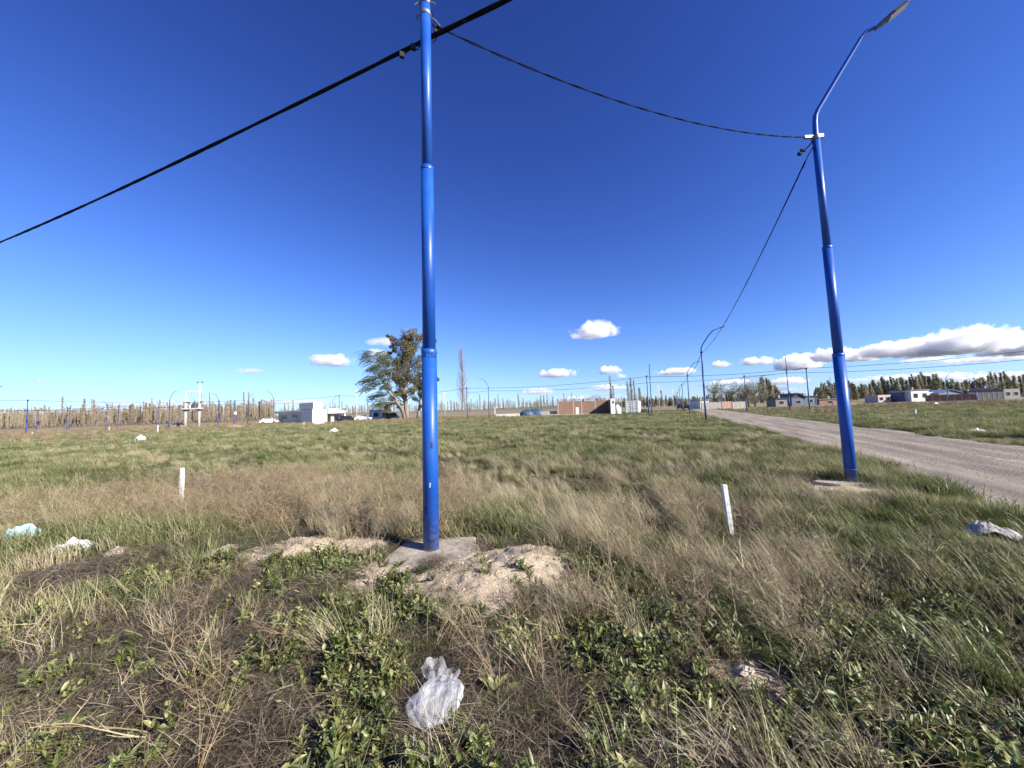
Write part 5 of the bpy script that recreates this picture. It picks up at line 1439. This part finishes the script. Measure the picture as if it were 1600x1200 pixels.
# 9 rusty brush far off
x, y, r = wedge(30000, 34.0, 150.0, 60); px, py, sd = zones(x, y)
nn = fbm(x * 0.12, y * 0.12, 81, 3); n2 = fbm(x * .5, y * .5, 82, 2)
dens = np.maximum.reduce([bumpz(-200, -100, 560, 620, px) * sstep(40, 62, r) * .28 * sstep(.35, .6, n2), bumpz(520, 560, 700, 860, px) * bumpz(74, 82, 100, 108, r) * 1.0, bumpz(1165, 1185, 1345, 1420, px) * bumpz(54, 60, 74, 90, r) * .6 * sstep(.4, .6, n2 + .1),
                          sstep(1300, 1400, px) * sstep(70, 90, r) * .3])
keep = off_road(x, y, .5) & (U(len(x)) < dens * .6)
scatter('rusty_brush', C_BRUSH, *finish(x, y, keep, 0.3, 1.05, tilt=.25), 'rusty brown dry brush along the far field edge', 'brush')
# 10 loose stones on road and sand
def pebble(seed):
    r = random.Random(seed); mb = MB(); v = []
    for i in range(4):
        th = math.pi * i / 3 if 0 < i < 3 else (0 if i == 0 else math.pi)
        for j in range(6):
            ph = j * math.pi / 3; k = r.uniform(.75, 1.1)
            v.append((math.sin(th) * math.cos(ph) * k, math.sin(th) * math.sin(ph) * k * .8, math.cos(th) * .6 * k))
    mb.add(v, [(i * 6 + j, (i + 1) * 6 + j, (i + 1) * 6 + (j + 1) % 6, i * 6 + (j + 1) % 6) for i in range(3) for j in range(6)])
    return mb
MAT['stone'] = leafmat('stone', [(0, (0.26, 0.22, 0.19)), (0.5, (0.40, 0.35, 0.30)), (1, (0.55, 0.49, 0.43))], 1.0, 0.0, 0.9, 0.0)
C_PEB = protos('pebble', [pebble(i) for i in range(5)], 'stone')
s_ = RNG.uniform(-6, 40, 30000) ; e0, e1 = road_edges(s_); o_ = e0 - .2 + U(30000) * (e1 - e0 + .4)
keep = (U(30000) < 0.9) & ((s_ * RD.y + o_ * RP.y) > 1.0)
x = s_ * RD.x + o_ * RP.x; y = s_ * RD.y + o_ * RP.y
p_, rt, sc_ = finish(x, y, keep, 0.004, 0.013, tilt=0.5); p_[:, 2] = -0.02 + 0.05 * np.sin(np.clip((o_[keep] - R0) / (R1 - R0), 0, 1) * np.pi)
scatter('loose_gravel', C_PEB, p_, rt, sc_, 'loose gravel stones strewn over the road', 'gravel')
x, y, r = wedge(26000, 1.0, 6.5); px, py, sd = zones(x, y)
keep = off_slab(x, y) & (U(len(x)) < sd * 0.9 + .03)
C_CLOD = protos('clod', [pebble(20 + i) for i in range(5)], MAT.setdefault('clod', leafmat('earth_clod', [(0, (0.34, 0.265, 0.19)), (0.5, (0.50, 0.41, 0.31)), (1, (0.62, 0.54, 0.44))], 0.8, 0.0, 0.95, 0.2, 3)))
scatter('earth_clods', C_CLOD, *finish(x, y, keep, 0.003, 0.017, tilt=.5, sink=0.004), 'pale crumbled earth clods on the sandy mounds', 'clods')

# ------------------------------------------------------------------ single plants that stand out
LEAFM = []
for s in range(5):
    mb = MB(); mb.leaf((0, 0, 0), 0.0, 1.0, 0.75 + 0.08 * s, 1.2 + 0.08 * s, 0.30 + 0.04 * (s % 3), 7, 0.35 + 0.15 * s, 0.35, 0.05, 0.3 * (s - 2))
    LEAFM.append(mb.mesh('broad_leaf', 'leaf', True))
def big_rosette(px, py, L, n, label, wide=1.0, upright=0.0, seed=0):
    p = GP(px, py); root = empty('rosette_weed', p - Vector((0, 0, 0.01)), 0); r = random.Random(seed + int(px))
    for i in range(n):
        o = bpy.data.objects.new('leaf', LEAFM[r.randrange(5)]); COL.objects.link(o); o.parent = root
        k = i / n; s = L * r.uniform(.75, 1.1) * (1 - .45 * k)
        o.scale = (s, s * wide * r.uniform(.9, 1.2), s)
        az = i * 2.4 + r.uniform(-.3, .3)
        o.rotation_euler = (r.uniform(-.2, .2), .40 * (1 - k) - (upright + 0.45 * k) * r.uniform(.7, 1.1), az)
        o.location = (math.cos(az) * .012, math.sin(az) * .012, 0)
    tag(root, label, 'weed', 'broad-leaved rosette weeds')
for a in [(88, 1150, .135, 26, 'large pale green cabbage-like rosette in the lower left corner', 1.6, .05), (62, 1062, .15, 16, 'pale green rosette at the left edge above the cabbage-like one', 1.0, .35),
          (225, 1060, .13, 14, 'bright rosette left of centre beside lying dry stalks', 1.0, .35), (270, 1180, .14, 12, 'rosette cut by the bottom edge right of the cabbage-like one', .9, .4),
          (480, 1020, .15, 16, 'upright bright-leaved weed left of the plastic bag', 1.0, .6), (700, 985, .17, 18, 'dark long-leaved weed just below the sandy mound', .9, .6),
          (810, 1000, .16, 16, 'long-leaved weed under the right part of the sandy mound', .8, .6), (775, 1085, .13, 13, 'pale rosette directly right of the plastic bag', .9, .5),
          (620, 1185, .11, 11, 'small rosette below the plastic bag at the bottom edge', 1.0, .5), (335, 925, .13, 14, 'rosette in the green patch left of the slab', 1.0, .5),
          (240, 925, .11, 12, 'small rosette below the white litter at left', 1.0, .4), (1215, 945, .15, 14, 'dark broad-leaved weed below the right white stake', 1.0, .6),
          (1430, 885, .16, 16, 'dark leafy weed in the grass near the right litter', 1.2, .5), (1420, 775, .16, 16, 'leafy weed at the road edge right of the leaning lamp post', 1.2, .5),
          (755, 880, .10, 16, 'small spiky plant on the sand right of the slab', .5, .9), (1010, 1090, .14, 14, 'long-leaved weed right of the bag near the bottom', .7, .6),
          (1545, 1130, .15, 13, 'broad-leaved weed in the lower right corner', 1.1, .5), (150, 990, .10, 11, 'small rosette on the brown litter at left', .9, .4)]:
    big_rosette(*a[:5], a[5], a[6])
def dry_weed(px, py, h, stems, label, seed, lean=.35, rad=.0042, rz=0, tilt=0.0):
    p = GP(px, py); root = empty('dry_weed', p); root.rotation_euler = (0, tilt, rz)
    mb = stalkplant(seed, h, stems, lean, rad, 5, 3); mb.build('stalks', 'stalk', root)
    tag(root, label, 'dead weed', 'single dead weed skeletons')
for i, a in enumerate([(452, 845, .75, 8, 'tall branching dead weed left of the nearest pole', .55), (395, 830, .6, 7, 'low spreading dead weed left of the tallest one', .9), (130, 830, .55, 9, 'spreading dead weed above the white litter at left', .7),
                       (190, 815, .6, 8, 'dead weed in the middle of the left thicket', .5), (60, 800, .65, 8, 'dead weed near the left edge by the sandy patch', .4), (255, 1150, .42, 5, 'fallen dead stalks near the bottom left', 1.2),
                       (45, 1045, .5, 3, 'thin upright dead stalk at the left edge', .2), (300, 1075, .42, 4, 'thin dead stalks left of centre foreground', .4), (440, 1035, .45, 4, 'thin dead stalks above the fallen weed', .35),
                       (840, 1060, .45, 4, 'thin dead stalks right of the plastic bag', .3), (600, 1060, .42, 3, 'thin dead stalks just left of the plastic bag', .3), (1290, 1090, .5, 4, 'single dead stalk standing at the lower right', .35), (1150, 1000, .55, 5, 'dead weed leaning in the straw grass at right', .7),
                       (560, 830, .5, 7, 'dead weed tangle directly left of the nearest pole foot', .7), (275, 800, .55, 7, 'dead weed behind the left white stake', .4)]):
    dry_weed(a[0], a[1], a[2], a[3], a[4], 900 + i, a[5])
def tussock(px, py, h, n, mat, label, seed, wind=.4, wid=.006, spread=.1):
    p = GP(px, py); mb = tuft(seed, n, h, wid, spread, wind, .6, .35, 6, (.6, 1.7)); o = mb.build('grass_tussock', mat, None, False, p - Vector((0, 0, .01)))
    tag(o, label, 'grass', 'single grass tussocks')
tussock(545, 985, .26, 170, 'lush', 'bright green grass tussock below left of the slab', 1, .1, .005, .14)
tussock(1560, 1085, .42, 150, 'lush', 'pale arching grass tussock at the right edge', 2, .8, .007, .13)
tussock(925, 850, .62, 260, 'straw', 'tall straw tussock bent left, right of the nearest pole', 3, .9, .004, .28)
tussock(985, 880, .5, 220, 'straw', 'straw tussock right of the tallest straw one', 4, .9, .004, .28)
tussock(860, 815, .5, 200, 'straw', 'straw tussock close right behind the nearest pole', 5, .8, .004, .25)
tussock(640, 835, .42, 160, 'straw', 'straw tussock tangled left against the nearest pole', 6, .3, .0035, .22)
tussock(135, 805, .3, 160, 'lush', 'dark green tussock under the dead weeds at left', 7, .3, .006, .2)
tussock(265, 830, .3, 170, 'lush', 'green tussock below the left white stake', 8, .3, .006, .22)
tussock(405, 850, .25, 150, 'lush', 'green tussock left of the sandy patch', 9, .3, .005, .18)
tussock(1040, 770, .36, 180, 'straw', 'pale straw tussock left of the right white stake', 10, .8, .004, .25)

# ------------------------------------------------------------------ survey stakes
def stake(px, yb, yt, label, w_=0.045, lean=0.0, d=None):
    p = GP(px, yb) if d is None else H(px, d); z = ztop(p, yt) - p.z
    root = empty('survey_stake', p); mb = MB(); c = w_ / 2; t = Vector((lean, 0, z))
    v = []
    for zz, s in ((-0.08, 1), (z * .985, 1), (z, .8)):
        k = zz / z
        for a, b in ((-1, -1), (1, -1), (1, 1), (-1, 1)): v.append((a * c * s + lean * k, b * c * s, zz))
    mb.add(v, [(3, 2, 1, 0), (8, 9, 10, 11)] + [(i * 4 + j, i * 4 + (j + 1) % 4, i * 4 + 4 + (j + 1) % 4, i * 4 + 4 + j) for i in range(2) for j in range(4)])
    o = mb.build('post', 'stake', root); tag(root, label, 'stake', 'white survey stakes')
stake(283, 800, 731, 'white wooden survey stake in the dead weeds at left', .043)
stake(1143, 838, 757, 'white wooden survey stake leaning in the straw grass at right', .05, -0.045)
for px, d, yt, lab in [(1428, 31, 640, 'white survey stake in the field across the gravel road'), (247, 52, 664, 'small white survey stake behind the left white litter ball'), (475, 62, 660, 'small white survey stake before the grey wall of the white house'),
                       (585, 60, 660.5, 'small white survey stake before the willow'), (716, 62, 659, 'small white survey stake right of the nearest pole'), (51, 62, 675, 'small white stub right of the thick blue pole'), (171, 78, 667, 'tiny pale stake among rusty brush at left')]:
    stake(px, 0, yt, lab, .085, 0, d)

# ------------------------------------------------------------------ litter
def bagmat(name, alpha, tint=(0.86, 0.88, 0.9)):
    m, n, l = new_mat(name)
    out = n.new('ShaderNodeOutputMaterial'); b = n.new('ShaderNodeBsdfPrincipled')
    b.inputs['Base Color'].default_value = c4(tint); b.inputs['Roughness'].default_value = .28
    t = n.new('ShaderNodeBsdfTranslucent'); t.inputs[0].default_value = c4(tint)
    tr = n.new('ShaderNodeBsdfTransparent')
    tc = n.new('ShaderNodeTexCoord'); no = N(n, 'ShaderNodeTexNoise', Scale=11.0, Detail=6.0, Roughness=.6, Distortion=.8); mp = n.new('ShaderNodeMapping'); mp.inputs['Scale'].default_value = (2.6, .8, 1.6); l.new(tc.outputs['Object'], mp.inputs['Vector']); l.new(mp.outputs[0], no.inputs['Vector'])
    bu = N(n, 'ShaderNodeBump', Strength=.5, Distance=.03); l.new(no.outputs['Fac'], bu.inputs['Height']); l.new(bu.outputs[0], b.inputs['Normal'])
    m1 = n.new('ShaderNodeMixShader'); m1.inputs[0].default_value = .4; l.new(b.outputs[0], m1.inputs[1]); l.new(t.outputs[0], m1.inputs[2])
    r = ramp(n, [(.35, (alpha - .25,) * 3), (.65, (alpha + .25,) * 3)]); l.new(no.outputs['Fac'], r.inputs[0])
    m2 = n.new('ShaderNodeMixShader'); l.new(r.outputs[0], m2.inputs[0]); l.new(tr.outputs[0], m2.inputs[1]); l.new(m1.outputs[0], m2.inputs[2])
    l.new(m2.outputs[0], out.inputs[0]); return m
MAT['clear'] = bagmat('clear_plastic_film', .42)
def sheet(mb, outline_fn, nu, nv):
    k = len(mb.v)
    for i in range(nu + 1):
        for j in range(nv + 1): mb.v.append(tuple(outline_fn(i / nu, j / nv))); mb.t.append(.5)
    for i in range(nu):
        for j in range(nv):
            a = k + i * (nv + 1) + j; mb.f.append((a, a + 1, a + nv + 2, a + nv + 1))
def plastic_bag():
    p = GP(676, 1122); root = empty('plastic_bag', p); mb = MB()
    # sack lying on the weeds: belly towards the viewer, gathered neck away from it
    W = .118
    def fn(u, v):
        ph = 2 * math.pi * u
        rad = math.sin(math.pi * min(1.0, .02 + .52 * min(1, v * 1.9))) ** .7 if v < .5 else .36 + .64 * math.cos((v - .5) * math.pi) ** .8
        cre = .05 + .13 * v
        wr = 1 + cre * math.sin(6 * ph + 2 * math.sin(5 * v)) * .6 + cre * .5 * math.sin(11 * ph - 5 * v) + .22 * (float(vnoise(u * 12, v * 6, 3)) - .5)
        wr *= 1 + .10 * (float(vnoise(u * 23, v * 9, 13)) - .5) + .12 * math.sin(2 * ph + 1.1) * (1 - v)
        x = W * rad * math.cos(ph) * wr; h = .05 * rad * math.sin(ph) * wr
        return Vector((x + .03 * v - .01 * math.sin(6 * v), -.12 + .25 * v, .052 + h + .04 * v))
    sheet(mb, fn, 64, 34); mb.build('sack', 'clear', root, True)
    m2 = MB()
    def fan(u, v):
        an = math.radians(150 - 140 * v)
        rr = np.interp(v, [0, .12, .3, .46, .56, .72, .9, 1], [.05, .10, .15, .135, .115, .10, .10, .06])
        s_ = u * rr
        cr = (.003 + .007 * u) * math.sin(v * 31) + .05 * u * (float(vnoise(u * 4, v * 9, 5)) - .5)
        return Vector((-.005 + math.cos(an) * (s_ + .034), .105 + math.sin(an) * s_ * .9, .10 + .10 * s_ + cr))
    sheet(m2, fan, 14, 40); m2.build('torn_top', bagmat('thin_clear_film', .30), root, True)
    tag(root, 'crumpled clear plastic bag lying in the foreground weeds', 'plastic bag')
plastic_bag()
def crumple(px, py, sx, sy, sz, mat, label, cat, seed, rz=0.0, d=None, name='litter_scrap'):
    p = GP(px, py) if d is None else H(px, d); mb = MB(); r = random.Random(seed); o1, o2 = r.uniform(0, 50), r.uniform(0, 50)
    def g(u, v):
        x, y = (u - .5) * 2, (v - .5) * 2; e = 1 + .35 * (float(vnoise(math.atan2(y, x) * 1.5 + o1, 3, seed)) - .5)
        h = -.015 + sz * max(0.0, 1 - .52 * (x * x + y * y)) * (.45 + .9 * float(fbm(x * 2.6 + o1, y * 2.6 + o2, seed, 4)))
        return Vector((x * sx * e * math.sqrt(1 - y * y / 2), y * sy * e * math.sqrt(1 - x * x / 2), h))
    sheet(mb, g, 30, 30)
    o = mb.build(name, mat, None, False, p); o.rotation_euler = (0, 0, rz); tag(o, label, cat)
crumple(35, 852, .22, .15, .26, 'bagteal', 'faded teal plastic sheet crumpled at the left edge', 'litter', 1, .3, name='plastic_sheet')
crumple(112, 864, .15, .10, .17, 'bagwhite', 'crumpled white plastic scrap lying at left beside the teal sheet', 'litter', 2, .7, name='plastic_scrap')
crumple(182, 868, .10, .06, .07, 'clod', 'pale earth lump right of the white plastic scrap', 'clod', 9, .2, name='earth_lump')
crumple(1545, 836, .22, .10, .15, 'ragwhite', 'dirty white plastic rag in the grass at the right edge', 'litter', 3, -.5, name='plastic_rag')
crumple(356, 806, .09, .07, .16, 'clear', 'torn clear film caught in dead weeds left of centre', 'litter', 4, .2, name='plastic_film')
crumple(221, 0, .42, .3, .5, 'bagwhite', 'small white rubbish ball in the field at left', 'litter', 5, 0, 29, name='rubbish_bag')
crumple(522, 0, .34, .25, .42, 'bagwhite', 'small white rubbish scrap in the field before the house', 'litter', 6, 0, 33, name='rubbish_bag')
crumple(1519, 0, .32, .22, .22, 'bagwhite', 'white paper scrap in grass at the far road edge', 'litter', 7, 0, 14.5, name='paper_scrap')
crumple(1461, 0, .5, .3, .4, 'bagwhite', 'small white scrap in dry grass before the far white house', 'litter', 8, 0, 70, name='paper_scrap')
crumple(1166, 1048, .05, .035, .03, 'clod', 'small pale stone in the dark foreground weeds at right', 'stone', 12, .4, name='pale_stone')

# ------------------------------------------------------------------ clouds
def cloudmat(dens):
    m, n, l = new_mat('cumulus_%d' % int(dens * 1e6))
    out = n.new('ShaderNodeOutputMaterial'); pv = n.new('ShaderNodeVolumePrincipled')
    pv.inputs['Color'].default_value = (1, 1, 1, 1); pv.inputs['Anisotropy'].default_value = .15
    tc = n.new('ShaderNodeTexCoord'); oi = n.new('ShaderNodeObjectInfo')
    ln = n.new('ShaderNodeVectorMath'); ln.operation = 'LENGTH'; l.new(tc.outputs['Object'], ln.inputs[0])
    ge = n.new('ShaderNodeNewGeometry')
    no = N(n, 'ShaderNodeTexNoise', Scale=.0042, Detail=6.0, Roughness=.55); l.new(ge.outputs['Position'], no.inputs['Vector'])
    # density = (1 - r^2) * a + noise - b
    sq = N(n, 'ShaderNodeMath', operation='MULTIPLY'); l.new(ln.outputs['Value'], sq.inputs[0]); l.new(ln.outputs['Value'], sq.inputs[1])
    a = N(n, 'ShaderNodeMath', operation='MULTIPLY_ADD'); l.new(sq.outputs[0], a.inputs[0]); a.inputs[1].default_value = -.62; a.inputs[2].default_value = .30
    nb = N(n, 'ShaderNodeMath', operation='MULTIPLY_ADD'); l.new(no.outputs['Fac'], nb.inputs[0]); nb.inputs[1].default_value = 1.5; nb.inputs[2].default_value = -.75
    s = N(n, 'ShaderNodeMath', operation='ADD'); l.new(a.outputs[0], s.inputs[0]); l.new(nb.outputs[0], s.inputs[1])
    mr = n.new('ShaderNodeMapRange'); mr.inputs['From Min'].default_value = 0; mr.inputs['From Max'].default_value = .22; mr.inputs['To Max'].default_value = dens
    l.new(s.outputs[0], mr.inputs['Value']); l.new(mr.outputs[0], pv.inputs['Density']); l.new(pv.outputs[0], out.inputs['Volume'])
    return m
CM = cloudmat(.009); CMW = cloudmat(.0045)
def ico():
    import bmesh
    bm = bmesh.new(); bmesh.ops.create_icosphere(bm, subdivisions=3, radius=1.0)
    for v in bm.verts:
        if v.co.z < -.35: v.co.z = -.35 + (v.co.z + .35) * .25
    me = bpy.data.meshes.new('cloud'); bm.to_mesh(me); bm.free(); me.materials.append(CM); return me
CI = ico(); CIW = CI.copy(); CIW.materials.clear(); CIW.materials.append(CMW)
def cloud(px, py, wpx, hpx, label, wisp=False):
    r = ray(px, py); D = min(1500.0 / max(math.tan(math.asin(r.z)), .045), 26000.0)
    p = CAMP + r * (D / math.sqrt(r.x ** 2 + r.y ** 2))
    dep = (p - CAMP).dot(fw)
    o = bpy.data.objects.new('cloud', CIW if wisp else CI); COL.objects.link(o); o.location = p
    sx, sz = wpx / 2 / F * dep * 1.25, hpx / 2 / F * dep * 1.5
    o.scale = (sx, min(sx, sz * 2.2), sz); o.rotation_euler = (0, 0, -math.atan2(r.x, r.y))
    tag(o, label, kind='structure')
for a in [(931, 517, 76, 26, 'bright small cumulus in mid sky right of centre'), (905, 524, 30, 12, 'faint wisp left of the mid-sky cumulus', True), (519, 564, 64, 20, 'flat white cumulus left of the eucalyptus'), (598, 534, 46, 16, 'small cloud touching the eucalyptus top', True), (588, 552, 36, 12, 'faint cloud behind the willow top', True),
          (389, 580, 48, 9, 'thin small cloud at left', True), (869, 584, 64, 14, 'flat cloud above the brick shell'), (952, 579, 36, 14, 'small cloud left of the end-on lamp'), (970, 588, 18, 8, 'tiny cloud fragment', True), (1058, 581, 64, 12, 'flat cloud behind the road row of lamps'), (1126, 569, 34, 11, 'small cloud over the road'),
          (1182, 565, 50, 14, 'flat cloud across the road'), (1245, 568, 70, 26, 'cumulus left of the leaning lamp post'), (1300, 556, 60, 24, 'cumulus crossed by the leaning lamp post'), (1345, 556, 60, 22, 'cumulus right of the leaning lamp post'), (1385, 548, 66, 26, 'cumulus joining the large bank'), (1445, 545, 95, 34, 'left part of the large cumulus bank'), (1510, 536, 120, 42, 'main dome of the large cumulus bank'), (1590, 541, 95, 38, 'right part of the large cumulus bank'),
          (1550, 560, 120, 14, 'lower layer under the large bank', True), (1450, 563, 80, 10, 'thin fringe under the bank', True), (1230, 596, 60, 12, 'low hazy cloud over the far trees', True), (1420, 590, 150, 12, 'long low cloud over the poplars', True), (1560, 590, 120, 16, 'low cloud at the right edge', True), (1140, 598, 80, 10, 'low thin cloud above the road end', True),
          (950, 606, 70, 10, 'low thin cloud above the container', True), (1180, 610, 120, 8, 'cloud streak near the horizon', True), (840, 612, 60, 10, 'low cloud above the tarps', True), (460, 628, 120, 8, 'low streak above the white house', True), (250, 632, 200, 10, 'low streak behind bare poplars', True), (920, 622, 120, 8, 'lowest streak above the brick shell', True), (60, 596, 20, 6, 'tiny faint cloud at far left', True)]:
    cloud(*a)
